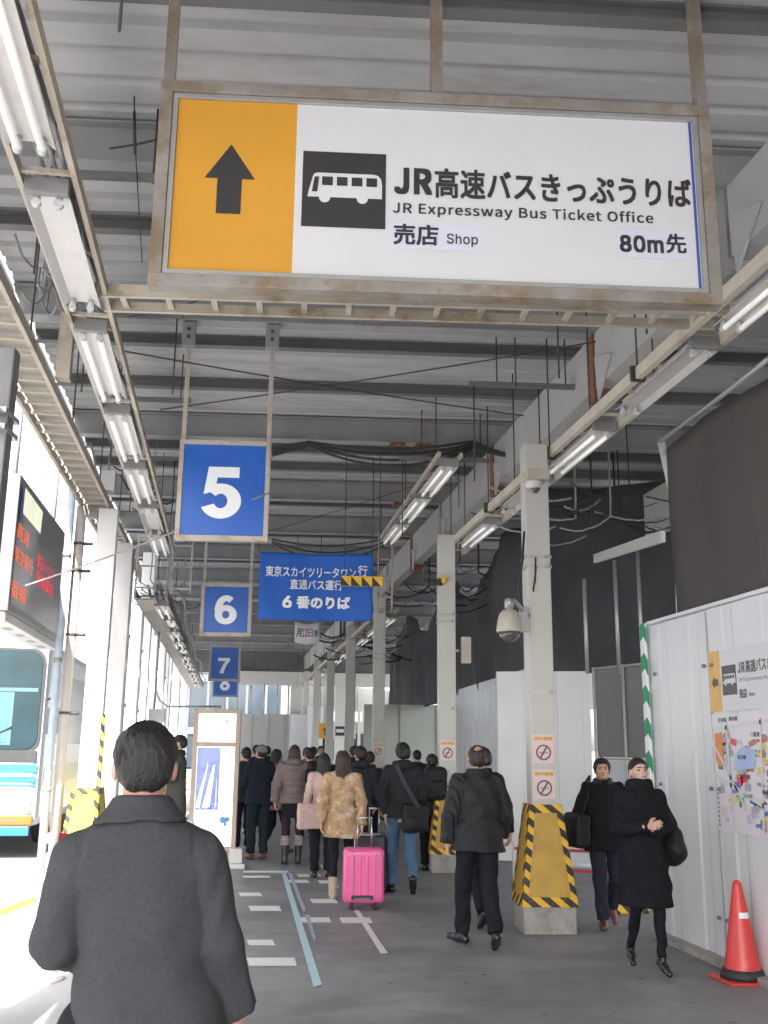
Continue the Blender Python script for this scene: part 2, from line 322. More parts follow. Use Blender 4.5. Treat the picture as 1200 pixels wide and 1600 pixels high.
for (x, z0, z1, ys) in ((3.55, 5.12, 5.69, (-12, 48.5)),):
    ycur = ys[0]
    for b in [q for q in beams if q > -12]+[48.5]:
        y_b = b+x*US; 
        if y_b-.1 > ycur: mb = MB(); mb.box(x-.09, x+.09, ycur, min(y_b-.09, 48.5), z0, z1); mb.build('long_girder', mat('girder_paint', (.42, .42, .41), .55, 0, .08, 3, c2=(.28, .22, .17), th=.68), canopy, bevel=.004)
        ycur = y_b+.09
for b in beams[5:16]:
    yb = b+3.55*US; mb = MB()
    mb.box(3.44, 3.66, yb-.082, yb+.082, 5.0, 5.695)
    for k in range(5):
        for sx in (3.48, 3.55, 3.62): mb.tube([(sx, yb-.087, 5.02+k*.14), (sx, yb-.107, 5.02+k*.14)], .014, 6, mi=0)
    mb.build('splice_joint', m_rustd if b in (13.1, 9.27, 19.2) else m_beam, canopy)
    mb = MB(); pl = Plane((3.455, yb-.55, 5.3), (0, 1, 0), (0, 0, 1))
    mb.poly(pl, [(0, .0), (.36, -.34), (.42, .12)], 0, .02); mb.build('gusset_plate', m_hoardd, canopy)
for b in beams[5:16]:
    yb = b+6.6*US; mb = MB(); mb.box(6.55, 6.75, yb+.09, yb+2.4, 5.0, 5.69); mb.build('side_girder', m_white, canopy)
# rusty splice plates under two beams
for (x, b) in ((2.5, 13.1), (2.15, 13.1), (4.4, 13.1), (2.75, 16.5), (-1.35, 9.27)):
    mb = MB(); yb = b+x*US; mb.box(x-.10, x+.10, yb-.10, yb+.10, 5.66, 5.698)
    for k in range(3):
        for j in (-.06, .06): mb.tube([(x+j, yb-.05+k*.05, 5.66), (x+j, yb-.05+k*.05, 5.635)], .014, 6)
    mb.build('bolted_plate', m_rustd, canopy)
# ================================================================ COLUMNS
def column(name, label, x, y, top=5.68, guard=True, half=.122, notes=0, bands=True, guardm=None, shaftm=None):
    t = thing(name, label, 'column', (x, y, 0), PHI, 'columns carrying the canopy', local=True)
    mb = MB(); mb.box(-half, half, -half*(.5 if x < 0 else 1), half*(.5 if x < 0 else 1), .24, top); mb.build('shaft', shaftm or m_col, t, bevel=.012, local=True)
    mb = MB(); mb.box(-.245, .245, -.245, .245, 0, .262); mb.build('concrete_base', m_conc, t, bevel=.015, local=True)
    if guard:
        g_ = MB(); b, tp, z0, z1 = .262, .152, .24, 1.14
        P = [(-b, -b, z0), (b, -b, z0), (b, b, z0), (-b, b, z0), (-tp, -tp, z1), (tp, -tp, z1), (tp, tp, z1), (-tp, tp, z1)]
        g_.hexa(P); gd = g_.build('column_guard', guardm or m_ochre, t, bevel=.006, local=True)
        e = MB()
        for (A, B, C_, D) in ((0, 1, 5, 4), (3, 0, 4, 7), (1, 2, 6, 5)):
            A, B, C_, D = [np.array(P[i]) for i in (A, B, C_, D)]
            nrm = np.cross(B-A, D-A); nrm /= np.linalg.norm(nrm)
            W = .055
            def q(s, tt, k=.004):
                lo = A+(B-A)*s; hi = D+(C_-D)*s; return lo+(hi-lo)*tt+nrm*k
            wb = W/(2*b); wt = W/(2*tp)
            strips = [[q(0, 0), q(1, 0), q(1, .095), q(0, .095)], [q(0, .915), q(1, .915), q(1, 1), q(0, 1)],
                      [q(0, .0951, .0042), q(wb, .0951, .0042), q(wt, .9149, .0042), q(0, .9149, .0042)], [q(1-wb, .0951, .0042), q(1, .0951, .0042), q(1, .9149, .0042), q(1-wt, .9149, .0042)]]
            for s4 in strips: e.add(s4, [(0, 1, 2, 3)])
        sb = MB(); sb.v, sb.f, sb.sm, sb.mi = e.v, e.f, e.sm, e.mi
        ORG[gd.name] = ORG[gd.name]; sb.build('hazard_stripe', m_haz, gd, local=True)
    if bands:
        for z in (2.18, 3.42, 3.52):
            mb = MB(); h2 = half+.008; mb.box(-h2, h2, -h2, h2, z, z+.03); mb.tube([(h2-.06, -h2, z+.015), (h2-.03, -h2-.05, z+.015)], .016, 6); mb.build('clamp_band', m_alu if z > 3 else m_white, t, local=True)
    return t
def notice(x, y, z, label):
    """no-smoking notice on the front of a column"""
    t = thing('no_smoking_notice', label, 'notice', (x, y, z), PHI, 'no smoking notices on the columns', local=True)
    pl = Plane((0, -.0, 0), (1, 0, 0), (0, 0, 1)); w, h = .108, .135
    mb = MB(); mb.rect(pl, -w, -h, w, h, .004, .003); mb.build('paper', mat('notice_paper', (.74, .62, .60), .45, 0, .03, 6), t, local=True)
    mb = MB(); mb.rect(pl, -w+.01, h-.062, w-.01, h-.02, .0055); mb.build('header', mat('notice_header', (.86, .62, .36), .5), t, local=True)
    mb = MB(); text(mb, pl, '歩行禁煙', -w+.018, h-.058, w-.018, h-.024, .0065, .02); mb.build('lettering', mat('notice_orange', (.62, .27, .04), .5), t, local=True)
    mb = MB(); mb.ring(pl, 0, -.035, .058, .074, .0055); s45 = .707
    mb.poly(pl, [(-.032-.008, -.035-.052+.004), (-.032+.008, -.035-.052-.004), (.032+.008, -.035+.052-.004), (.032-.008, -.035+.052+.004)], .0062)
    mb.build('ban_symbol', mat('notice_maroon', (.20, .07, .11), .5), t, local=True)
    mb = MB(); mb.rect(pl, -.045, -.045, .03, -.030, .005); mb.rect(pl, .032, -.045, .045, -.030, .005); mb.build('cigarette_mark', mat('notice_grey', (.35, .33, .36), .5), t, local=True)
    return t
CX = 3.03
cy = [9.62, 14.2, 20.6, 26.0, 31.4, 36.8, 42.2]
cl = ['nearest right-hand cream column with an ochre guard edged in hazard stripes', 'second right-hand cream column, behind the man in the black parka', 'third right-hand cream column, just behind the man with the shoulder bag',
      'fourth right-hand cream column, beyond the crowd', 'fifth right-hand cream column, far down the walkway', 'sixth right-hand cream column, far down the walkway', 'last right-hand cream column at the far end of the walkway']
cxs = [3.05, 3.12, 3.10, 3.16, 3.2, 3.25, 3.3]
for i, y in enumerate(cy): column('steel_column', cl[i], cxs[i], y, bands=i < 3, top=4.72)
def nz(px, py, y): return PY(px, py, y)
fr = lambda i: (CX+.008*(cy[i]-9.62)-.0-US*-.0, cy[i]-.141)
for i, zz in ((0, (1.655, 1.325)), (1, (1.62,)), (2, (1.60,))):
    x_, y_ = cxs[i], cy[i]
    for j, z in enumerate(zz):
        notice(x_+US*.1245, y_-UC*.1245, z, {(0, 0): 'upper of the two no smoking notices on the nearest right-hand column', (0, 1): 'lower no smoking notice just above the guard of the nearest right-hand column',
               (1, 0): 'single no smoking notice on the second right-hand column', (2, 0): 'no smoking notice low on the third right-hand column behind the crowd'}[(i, j)])
# left columns
m_bright = mat('sunlit_white_paint', (.84, .84, .83), .45, 0, .03, 2, c2=(.70, .69, .66), th=.74)  # strong daylight on the left columns and panels painted in as a paler white
m_guardy = mat('yellow_pad', (.80, .68, .04), .55, 0, .08, 5, c2=(.45, .40, .15), th=.66)
lcol = [(-1.455, 5.9, 'near left column at the picture edge with a hazard-striped guard'), (-1.60, 12.9, 'white left column with a yellow guard behind the grey-coated man'), (-1.60, 19.6, 'white left column behind the yellow-guarded one'),
        (-1.60, 26.2, 'slim white left column beyond the light-box'), (-1.60, 32.8, 'far left white column under the low lamp rack'), (-1.60, 39.4, 'farthest left white column')]
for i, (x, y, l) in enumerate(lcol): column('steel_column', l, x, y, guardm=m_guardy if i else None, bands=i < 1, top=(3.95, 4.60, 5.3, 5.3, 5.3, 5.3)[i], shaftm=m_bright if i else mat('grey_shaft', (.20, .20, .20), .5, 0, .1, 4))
# corner stripe on the second left column
mb = MB(); mb.box(-1.478, -1.430, 12.6, 12.66, .4, 2.0); tag(mb.build('corner_protector', m_haz2, bevel=.008), 'tall yellow and black corner strip on the white left column', 'edge guard')
# white partitions between the left columns
for k, (ya, l) in enumerate(((15.1, 'nearest tall white panel between the left columns'), (17.5, 'second tall white panel between the left columns'), (21.6, 'third tall white panel between the left columns'), (24.4, 'farthest tall white panel between the left columns'))):
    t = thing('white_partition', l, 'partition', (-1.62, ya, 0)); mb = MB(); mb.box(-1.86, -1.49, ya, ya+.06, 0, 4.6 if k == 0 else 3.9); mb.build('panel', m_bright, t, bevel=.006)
    mb = MB(); mb.tube([(-1.47, ya-.02, 0), (-1.47, ya-.02, 4.5 if k == 0 else 3.85)], .02, 8)
    for z in (1.2, 2.2, 3.2): mb.tube([(-1.47, ya-.02, z), (-1.43, ya-.02, z)], .028, 8)
    mb.build('conduit', m_grey, t)
# pipes standing beside LED board
t = thing('drain_pipe', 'pale blue-grey vertical pipe beside the LED board', 'pipe', (-2.05, 12.6, 0)); mb = MB(); mb.tube([(-2.03, 12.6, 0), (-2.03, 12.6, 4.9)], .048, 14); mb.build('tube', mat('bluegrey_pipe', (.36, .42, .50), .4), t)
mb = MB()
for z in (1.1, 2.6, 3.9): mb.tube([(-2.03, 12.6, z), (-2.03, 12.6, z+.06)], .056, 14)
mb.build('pipe_collar', m_grey, t)
t = thing('steel_post', 'beige steel post with clamp bands next to the pale blue pipe', 'post', (-1.92, 12.8, 0)); mb = MB(); mb.tube([(-1.93, 12.8, 0), (-1.93, 12.8, 4.6)], .062, 16); mb.build('tube', mat('beige_post', (.42, .39, .36), .5, 0, .06, 4), t)
for z in (2.0, 2.95, 3.75, 4.1):
    mb = MB(); mb.tube([(-1.93, 12.8, z), (-1.93, 12.8, z+.03)], .070, 16); mb.tube([(-1.88, 12.8, z+.015), (-1.76, 12.78, z+.015)], .022, 8); mb.build('clamp_band', m_rod, t)
# ================================================================ HOARDINGS
def sheet(mb, p, q, z0, z1, prof, nrm):
    """profiled sheet from p to q; prof = list of (distance, offset) for one period"""
    p, q = np.array(p, float), np.array(q, float); L = np.linalg.norm(q-p); d = (q-p)/L; n = np.array(nrm, float); per = prof[-1][0]
    pts = []; s = 0
    while s < L-1e-6:
        for a, b in prof[:-1]:
            if s+a < L: pts.append((s+a, b))
        s += per
    pts.append((L, 0)); V = []
    for a, b in pts:
        c = p+d*a+n*b; V += [(c[0], c[1], z0), (c[0], c[1], z1)]
    F1 = [(2*i, 2*i+2, 2*i+3, 2*i+1) for i in range(len(pts)-1)]; mb.add(V, F1)
    V2 = []
    for a, b in pts:
        c = p+d*a+n*(b-.012); V2 += [(c[0], c[1], z0), (c[0], c[1], z1)]
    mb.add(V2, [f[::-1] for f in F1])
    b0 = len(mb.v)-len(V2)-len(V)
    for i in range(len(pts)-1):
        mb.f.append([b0+2*i+1, b0+2*i+3, b0+len(V)+2*i+3, b0+len(V)+2*i+1]); mb.sm.append(False); mb.mi.append(0)
    return mb
flat = [(0, .0), (.012, -.008), (.024, 0), (.235, 0), (.27, -.008), (.40, -.008), (.435, 0), (.86, 0), (.895, -.008), (1.03, -.008), (1.065, 0), (1.25, 0)]
t = thing('white_hoarding', 'tall white site hoarding of smooth panels along the right edge, behind the cone', 'hoarding', (4.0, 9.1, 0))
edges = [9.16, 7.92, 6.68, 5.44, 4.2, 2.96, 1.72, .48, -.76, -2, -3.24, -4.5]
for i in range(len(edges)-1):
    mb = MB(); sheet(mb, (4.0, edges[i]-.004, 0), (4.0, edges[i+1]+.004, 0), .06, 2.815+.004*i, flat, (-1, 0, 0)); mb.build('hoarding_panel', m_hoard, t)
mb = MB(); mb.box(3.985, 4.10, -4.5, 9.14, 2.83, 2.86); mb.build('top_channel', m_hoard, t)
mb = MB(); mb.box(3.90, 4.12, -4.5, 9.1, 0, .055); mb.build('base_kerb', m_conc, t, bevel=.01)
mb = MB(); mb.box(3.975, 4.06, 9.17, 9.22, .06, 2.84); mb.build('corner_post', m_hoard, t, bevel=.006)
mb = MB(); mb.box(3.932, 3.966, 9.09, 9.168, .9, 2.84); mb.build('striped_edge_tape', m_hazg, t)
for y in (7.92, 6.68, 5.44):
    mb = MB(); mb.box(3.988, 3.996, y-.004, y+.004, .06, 2.8); mb.build('panel_joint', m_hoardd, t)
for z in (.35, 1.35, 2.35):
    for y in (8.98, 7.99, 7.85, 6.75, 6.61): mb = MB(); mb.tube([(3.99, y, z), (3.968, y, z)], .016, 8); mb.build('bolt', m_grey, t)
# cross fence with solid panel and mesh gate
A_, B_ = np.array([4.72, 15.0]), np.array([5.35, 14.55])
t = thing('white_hoarding', 'plain white hoarding panels closing the gap behind the nearest right column', 'hoarding', (4.7, 15, 0))
mb = MB(); sheet(mb, (4.10, 15.1, 0), (5.42, 14.6, 0), .04, 2.81, [(0, 0), (.01, -.01), (.02, 0), (.40, 0), (.405, .012), (.50, .012), (.505, 0), (.9, 0)], (-.35, -.93, 0)); mb.build('hoarding_panel', m_hoard, t)
t = thing('mesh_gate', 'white framed gate with grey mesh above and white panels below, beside the man in black', 'gate', (5.4, 14, 0))
gp = Plane((5.45, 14.5, 0), (.32, -.947, 0), (0, 0, 1))
fm, me_, wp = MB(), MB(), MB()
for k in range(5):
    u = k*.66; fm.tube([gp.at(u, .05), gp.at(u, 2.86)], .022, 8)
for z in (.08, 1.52, 2.84): fm.tube([gp.at(0, z), gp.at(2.64, z)], .018, 8)
fm.build('gate_frame', m_white, t); me_.rect(gp, 0, 1.54, 2.64, 2.82, -.03, .01); me_.build('mesh_panel', mat('grey_mesh', (.26, .25, .25), .7, 0, .08, 40), t)
wp.rect(gp, 0, .1, 2.64, 1.50, -.03, .01); wp.build('solid_panel', m_hoard, t)
# corrugated fence running away
cor = [(0, 0), (.10, 0), (.125, -.035), (.18, -.035), (.205, 0)]
t = thing('corrugated_fence', 'shiny corrugated metal fence running away behind the man in the black parka', 'fence', (4.9, 16, 0))
mb = MB(); sheet(mb, (4.78, 15.2, 0), (5.25, 24.5, 0), .04, 2.93, cor, (-1, .05, 0)); mb.build('fence_sheet', m_galv, t)
mb = MB(); mb.tube([(4.72, 15.25, .3), (5.2, 24.4, .3)], .024, 8); mb.build('fence_rail', m_alu, t)
t = thing('white_hoarding', 'greenish white hoarding beyond the third column', 'hoarding', (5, 26, 0))
mb = MB(); sheet(mb, (3.75, 27.6, 0), (7.2, 27.2, 0), .03, 2.8, [(0, 0), (.9, 0), (.91, -.05), (.99, -.05), (1.0, 0)], (0, -1, 0)); mb.build('hoarding_panel', mat('greenish_panel', (.42, .44, .40), .5, 0, .04, 2), t)
# orange/white barrier bits behind the column base
t = thing('site_barrier', 'low red and white barrier on the floor behind the nearest right column', 'barrier', (4.4, 12.6, 0)); mb = MB()
for z in (.18, .42): mb.bar((3.7, 12.9, z), (4.9, 12.3, z), .03, .035)
mb.build('rail', mat('barrier_red', (.45, .05, .06), .5), t)
mb = MB()
for f_ in (0, .5, 1): mb.tube([(3.7+1.2*f_, 12.9-.6*f_, 0), (3.7+1.2*f_, 12.9-.6*f_, .5)], .02, 8)
mb.build('post', m_white, t)
mb = MB(); mb.box(4.05, 4.45, 10.45, 10.55, .0, .10); tag(mb.build('floor_block', m_haz, bevel=.02), 'small yellow and black block on the floor behind the woman in black', 'wheel stop')
# ================================================================ DARK MESH AND NETTING
m_tarp = mat('dark_mesh_sheet', (.075, .068, .064), .8, 0, .12, 1.5, bump=.5, bs=30, stretch=(1, 1, .5))
def drape(name, label, cat, pts, z0f, z1f, m, n=60, nzv=16, amp=.06, seedv=0, th=.02):
    P = [np.array(p, float) for p in pts]; L = [0]
    for a, b in zip(P[:-1], P[1:]): L.append(L[-1]+np.linalg.norm(b-a))
    V = []; 
    for i in range(n+1):
        s = L[-1]*i/n; j = max(k for k in range(len(L)-1) if L[k] <= s+1e-9); f = (s-L[j])/(L[j+1]-L[j]); c = P[j]+(P[j+1]-P[j])*f
        d = (P[j+1]-P[j])/np.linalg.norm(P[j+1]-P[j]); nn = np.array([-d[1], d[0]])
        for k in range(nzv+1):
            z = z0f(s)+(z1f(s)-z0f(s))*k/nzv; o_ = amp*(math.sin(s*3.1+seedv+.8*math.sin(z*1.3))+.5*math.sin(s*7.7+z))*(.3+.7*math.sin(math.pi*k/nzv))
            V.append((c[0]+nn[0]*o_, c[1]+nn[1]*o_, z))
    Fq = [(i*(nzv+1)+k, (i+1)*(nzv+1)+k, (i+1)*(nzv+1)+k+1, i*(nzv+1)+k+1) for i in range(n) for k in range(nzv)]
    mb = MB(); mb.add(V, Fq, True); o = mb.build(name, m); md = o.modifiers.new('thickness', 'SOLIDIFY'); md.thickness = th; return tag(o, label, cat)
drape('mesh_sheet', 'dark brown mesh sheet hanging above the white hoarding at the right edge', 'sheeting', [(4.10, 8.72), (4.12, 6.0), (4.1, 0), (4.1, -3)], lambda s: 2.80, lambda s: 4.50+.03*math.sin(s*2.6)+.05*abs(math.sin(s*.9)), m_tarp, seedv=1)
t = thing('scaffold', 'white scaffold frame of perforated pole and tubes beside the dark mesh sheet', 'scaffold', (4.1, 8.8, 0))
mb = MB(); mb.tube([(4.18, 8.80, 2.7), (4.20, 8.80, 3.5), (4.17, 8.79, 4.1), (4.08, 8.78, 4.58)], .038, 10); mb.build('upright', mat('scaffold_white', (.62, .62, .60), .5, 0, .08, 12, c2=(.3, .25, .2), th=.66), t)
mb = MB(); mb.tube([(4.06, 8.76, 4.58), (4.06, 7.6, 4.60), (4.06, 6.2, 4.66)], .022, 8); mb.build('top_tube', m_alu, t)
mb = MB(); mb.bar(PY(1036, 838, 9.6), PY(930, 873, 13.2), .05, .12); mb.build('cross_bar', m_white, t)
for (px, yb, yt) in ((966, 1018, 876), (1003, 1012, 856), (917, 1030, 905)):
    a, b = PY(px, yb, 12.4), PY(px+1, yt, 12.4); mb = MB(); mb.tube([(a[0], a[1], 2.6), (a[0], a[1], b[2])], .026, 8); mb.build('tube', m_alu, t)
m_net = mat('dark_teal_net', (.066, .072, .076), .8, 0, .25, .9, bump=.3, bs=20)
drape('safety_netting', 'dark teal safety netting hung behind the fences on the right', 'netting', [(4.95, 15.7), (6.1, 15.6), (8.2, 13.4), (8.6, 6)], lambda s: 2.86 if not 2.1 < s < 3.9 else 3.45, lambda s: 5.95, m_net, amp=.12)
drape('safety_netting', 'dark blue-green safety netting above the corrugated fence', 'netting', [(4.98, 16.0), (5.1, 20.0), (5.35, 25.8), (5.5, 34)], lambda s: 2.75, lambda s: 5.2+.4*math.sin(s), m_net, amp=.15, seedv=2)
# bright view of a shop behind the netting
t = thing('shop_window', 'small bright shop window with blue and white posters seen over the gate', 'shop window', (7.3, 18.2, 0))
mb = MB(); mb.box(5.8, 8.4, 18.2, 18.5, 2.4, 4.6); mb.build('wall', m_white, t)
mb = MB(); mb.box(6.6, 8.0, 18.12, 18.19, 3.2, 3.7); mb.build('lit_glass', mat('lit_shop', (.75, .85, .80), .4, emit=.25), t)
for x0, x1, c in ((7.45, 7.75, (.02, .08, .5)), (6.85, 6.95, (.3, .1, .4)), (7.15, 7.25, (.1, .2, .25))): mb = MB(); mb.box(x0, x1, 18.08, 18.11, 3.3, 3.65); mb.build('poster', mat('poster%.2f' % x0, c, .5), t)
# ================================================================ CABLE LADDERS (racks)
def ladder(mb, p, q, side, w, h=.06, rw=.035, step=.3, rung=.03):
    p, q, side = [np.array(a, float) for a in (p, q, side)]; L = np.linalg.norm(q-p); d = (q-p)/L
    a = mb.bar(p, q, rw, h); mb.bar(p+side*w, q+side*w, rw, h); s = step/2
    while s < L: c = p+d*s; mb.bar(c+side*(rw/2), c+side*(w-rw/2), rung, .025); s += step
    return mb
def rods(t, specs, m=None):
    for (x, y, z0, z1) in specs: mb = MB(); mb.tube([(x, y, z0), (x, y, z1)], .008, 6); mb.build('hanger_rod', m_rod, t)
def hang_bar(t, y, x0, x1, z, zb, m=None):
    mb = MB(); mb.bar((x0, y, z), (x1, y+(x1-x0)*US, z), .045, .05); mb.build('hanger_bar', m_beamd, t); rods(t, [(x0+.05, y, zb, z), (x1-.05, y+(x1-x0)*US, zb, z), (x0+.1, y, z, 6.04), (x1-.12, y, z, 6.04)])
RX = (1, 0, 0)
t = thing('cable_ladder', 'beige cable ladder with closely spaced rungs along the far left', 'cable ladder', (-1.78, 9, 4.6))
mb = MB(); ladder(mb, (-1.95, -2, 4.66), (-1.95, 15.5, 4.66), RX, .34, step=.30, h=.09); mb.build('ladder_frame', m_cream, t)
mb = MB(); mb.box(-1.92, -1.64, -2, 15.4, 4.71, 4.73); mb.build('cover_plate', mat('ladder_cover', (.36, .33, .29), .6, 0, .15, 3), t)
rods(t, [(-1.60, y, 4.7, 6.04) for y in (5.2, 7.4, 9.6, 11.8, 14.0)]+[(-1.97, y, 4.7, 6.04) for y in (7.4, 11.8)])
t = thing('lamp_rack', 'cream steel ladder rack carrying the left row of tube lamps', 'lamp rack', (-1.1, 9, 4.6))
mb = MB(); ladder(mb, (-1.24, -1, 4.66), (-1.24, 15.9, 4.66), RX, .30, step=.93, h=.075, rw=.03); mb.build('rack_frame', m_cream, t)
for y in (4.0, 6.4, 8.7, 11.0, 13.4): hang_bar(t, y, -1.45, -.55, 5.45, 4.70)
mb = MB()
for k in range(4): mb.tube([(-1.13+.05*k+.02*math.sin(y*1.3+k), y, 4.73+.015*math.sin(y*2+k*2)) for y in np.arange(-1, 16, .6)], .014, 6)
mb.build('cable', m_gcable, t)
t = thing('lamp_rack', 'cream steel ladder rack carrying the right row of tube lamps', 'lamp rack', (3.2, 9, 4.6))
mb = MB(); ladder(mb, (3.20, -1, 4.66), (3.24, 15.0, 4.66), RX, .33, step=.6, h=.10, rw=.055, rung=.035); mb.build('rack_frame', mat('cream_channel', (.60, .54, .44), .5, 0, .1, 4, c2=(.35, .27, .18), th=.68), t)
for y in (4.6, 7.3, 9.6, 12.1, 14.3):
    mb = MB(); mb.box(3.16, 3.28, y-.02, y+.02, 4.60, 4.725); mb.build('rod_clamp', m_rod, t)
rods(t, [(3.22, y, 4.7, 6.04) for y in (4.6, 6.2, 7.3, 8.4, 9.6, 10.9, 12.1, 13.4, 14.3)]+[(3.0, 6.6, 4.7, 6.04), (2.75, 9.2, 5.2, 6.04)])
for y, x0, x1, z in ((9.55, 2.35, 3.5, 5.35), (7.6, 2.6, 3.9, 5.62), (12.4, 2.1, 3.3, 5.35)):
    mb = MB(); mb.bar((x0, y, z), (x1, y+(x1-x0)*US, z), .045, .05); mb.build('hanger_bar', m_beamd, t); rods(t, [(x0+.05, y, 4.3 if x0 < 2.5 else 4.7, z), (x1-.4, y, 4.72, z), (x0+.3, y, z, 6.04), (x1-.1, y, z, 6.04)])
t = thing('lamp_rack', 'short upper rack with three lamps right of the blue banner', 'lamp rack', (2.5, 14, 5.2))
mb = MB(); ladder(mb, (2.47, 11.6, 5.2), (2.53, 16.8, 5.2), RX, .28, step=.6, h=.06); mb.build('rack_frame', m_cream, t); rods(t, [(2.47, y, 5.2, 6.04) for y in (11.8, 14, 16.4)])
mb = MB(); ladder(mb, (2.53, 17.0, 5.35), (2.53, 17.0, 3.95), RX, .24, step=.33, h=.03, rw=.03, rung=.02); mb.build('drop_ladder', m_cream, t)
t = thing('lamp_rack', 'low dark rack of lamps continuing far along the left columns', 'lamp rack', (-1.2, 28, 4))
mb = MB(); ladder(mb, (-1.52, 16.2, 4.0), (-1.45, 42, 4.0), RX, .5, step=.6, h=.14); mb.build('rack_frame', mat('rack_dim', (.27, .25, .22), .6, 0, .1, 3), t); rods(t, [(-1.3, y, 4, 6.04) for y in range(18, 42, 3)])
mb = MB(); mb.box(-1.50, -1.18, 16.2, 42, 3.90, 3.93); mb.build('tray', mat('rack_tray', (.30, .27, .23), .6, 0, .15, 3), t)
for x0 in (-1.5, -.95): mb = MB(); ladder(mb, (x0, 16.05, 4.95), (x0, 16.05, 4.0), RX, .3, step=.35, h=.03, rw=.03, rung=.03); mb.build('drop_ladder', m_cream, t)
mb = MB()
for k in range(5): mb.tube([(-1.35+.12*k+.05*math.sin(y*.9+k), y, 4.12+.05*math.sin(y*1.4+k*2)) for y in np.arange(16, 42, .8)], .022, 6)
mb.build('cable', m_gcable, t)
t = thing('lamp_rack', 'right-hand lamp rack running away to the far end past the third column', 'lamp rack', (3.1, 30, 4.4))
mb = MB(); ladder(mb, (3.08, 20.2, 4.42), (3.42, 50, 4.45), RX, .34, step=.8, h=.09, rw=.05); mb.build('rack_frame', m_cream, t); rods(t, [(3.12, y, 4.45, 6.04) for y in range(21, 49, 3)])
t = thing('cable_ladder', 'cream ladder crossing the walkway just behind the big sign', 'cable ladder', (1, 6.2, 4.6))
a, b = np.array([-1.0, 6.49, 4.66]), np.array([3.35, 6.02, 4.66]); mb = MB(); sd = np.array([-US, UC, 0.])
L_ = np.linalg.norm(b-a); dd = (b-a)/L_; mb.bar(a, b, .03, .09); mb.bar(a+sd*.26, b+sd*.26, .03, .07)
for k in range(14): c = a+dd*(.16+k*.312); mb.bar(c+sd*.01, c+sd*.25, .04, .03)
mb.build('ladder_frame', m_cream, t); rods(t, [(x, 6.49-.108*(x+1), 4.66, 6.04) for x in (-.35, .9, 2.2, 3.0)])
# ================================================================ TUBE LAMPS
def make_lamp(tubes=True):
    t = thing('tube_lamp', 'x', 'tube lamp', (0, 0, 0), 0, 'twin tube lamps under the racks', local=True); hl = .71
    mb = MB(); mb.box(-.05, .05, -hl, hl, .015, .075); mb.build('housing', m_refl, t, bevel=.006)
    mb = MB(); P = [(-.125, -.028), (-.075, .012), (.075, .012), (.125, -.028), (.122, -.031), (.073, .008), (-.073, .008), (-.122, -.031)]
    n = len(P); mb.add([(x, y, z) for y in (-hl, hl) for x, z in P], [(i, (i+1) % n, n+(i+1) % n, n+i) for i in range(n)]); mb.build('reflector', m_refl, t)
    mb = MB(); mb.box(-.12, .12, -hl-.004, -hl-.05, -.03, .07); mb.build('end_cover', m_grey, t, bevel=.01)
    for x in (-.06, .06):
        for s in (-1, 1):
            mb = MB(); mb.tube([(x, s*(hl-.03), .008), (x, s*(hl-.03), -.05)], [.02, .022], 10); mb.tube([(x, s*(hl-.045), -.052), (x, s*(hl-.01), -.052)], .026, 12); mb.build('lamp_socket', mat('socket_white', (.6, .6, .6), .4), t)
        if tubes: mb = MB(); mb.tube([(x, -hl+.05, -.052), (x, hl-.05, -.052)], .019, 12); mb.build('fluorescent_tube', m_tube, t)
    return t
lampA, lampB = make_lamp(True), make_lamp(False)
used = {True: False, False: False}
def put_lamp(x, y, z, on, label, rot=0.):
    src = lampA if on else lampB
    if not used[on]: used[on] = True; src.location = (x, y, z); src.rotation_euler = (0, 0, rot); src['label'] = label; return src
    return dup(src, (x, y, z), rot, label)
Lord = ['nearest twin tube lamp at the top left corner', 'empty lamp without tubes, second of the left row, beside the orange sign', 'third twin tube lamp of the left row, left of the hanger for sign 5', 'fourth twin tube lamp of the left row',
        'fifth twin tube lamp of the left row, left of sign 5', 'sixth lamp of the left row, with its tubes missing', 'last lamp of the upper left row, just left of the foot of sign 5']
for i, (y, on) in enumerate(zip((3.98, 5.87, 7.75, 9.63, 11.5, 13.35, 15.0), (1, 0, 1, 1, 1, 0, 1))): put_lamp(-1.10, y, 4.60, bool(on), Lord[i])
Rord = ['nearest twin tube lamp at the right edge beside the big sign', 'empty lamp without tubes, second of the right row', 'bright twin tube lamp, third of the right row, above the small dome camera', 'empty lamp just beyond the small dome camera', 'last twin tube lamp of the nearer right row, above the second column']
for i, (y, on) in enumerate(zip((5.40, 7.24, 9.25, 11.15, 13.35), (1, 0, 1, 0, 1))): put_lamp(3.40, y, 4.60, bool(on), Rord[i])
for i, y in enumerate((12.5, 14.2, 15.9)): put_lamp(2.63, y, 5.12, True, ['nearest', 'middle', 'farthest'][i]+' of the three lamps on the short upper rack')
ORD = ['very', 'second', 'third', 'fourth', 'fifth', 'sixth', 'seventh', 'eighth', 'ninth', 'tenth', 'eleventh', 'twelfth']
for i in range(12): put_lamp(-1.12, 17.4+i*1.95, 3.90, i % 3 != 1, ORD[i]+' nearest tube lamp of the low far left rack')
for i in range(12): put_lamp(3.42+.012*i, 21.5+i*2.1, 4.35, i % 4 != 3, ORD[i]+' nearest tube lamp of the far right rack')
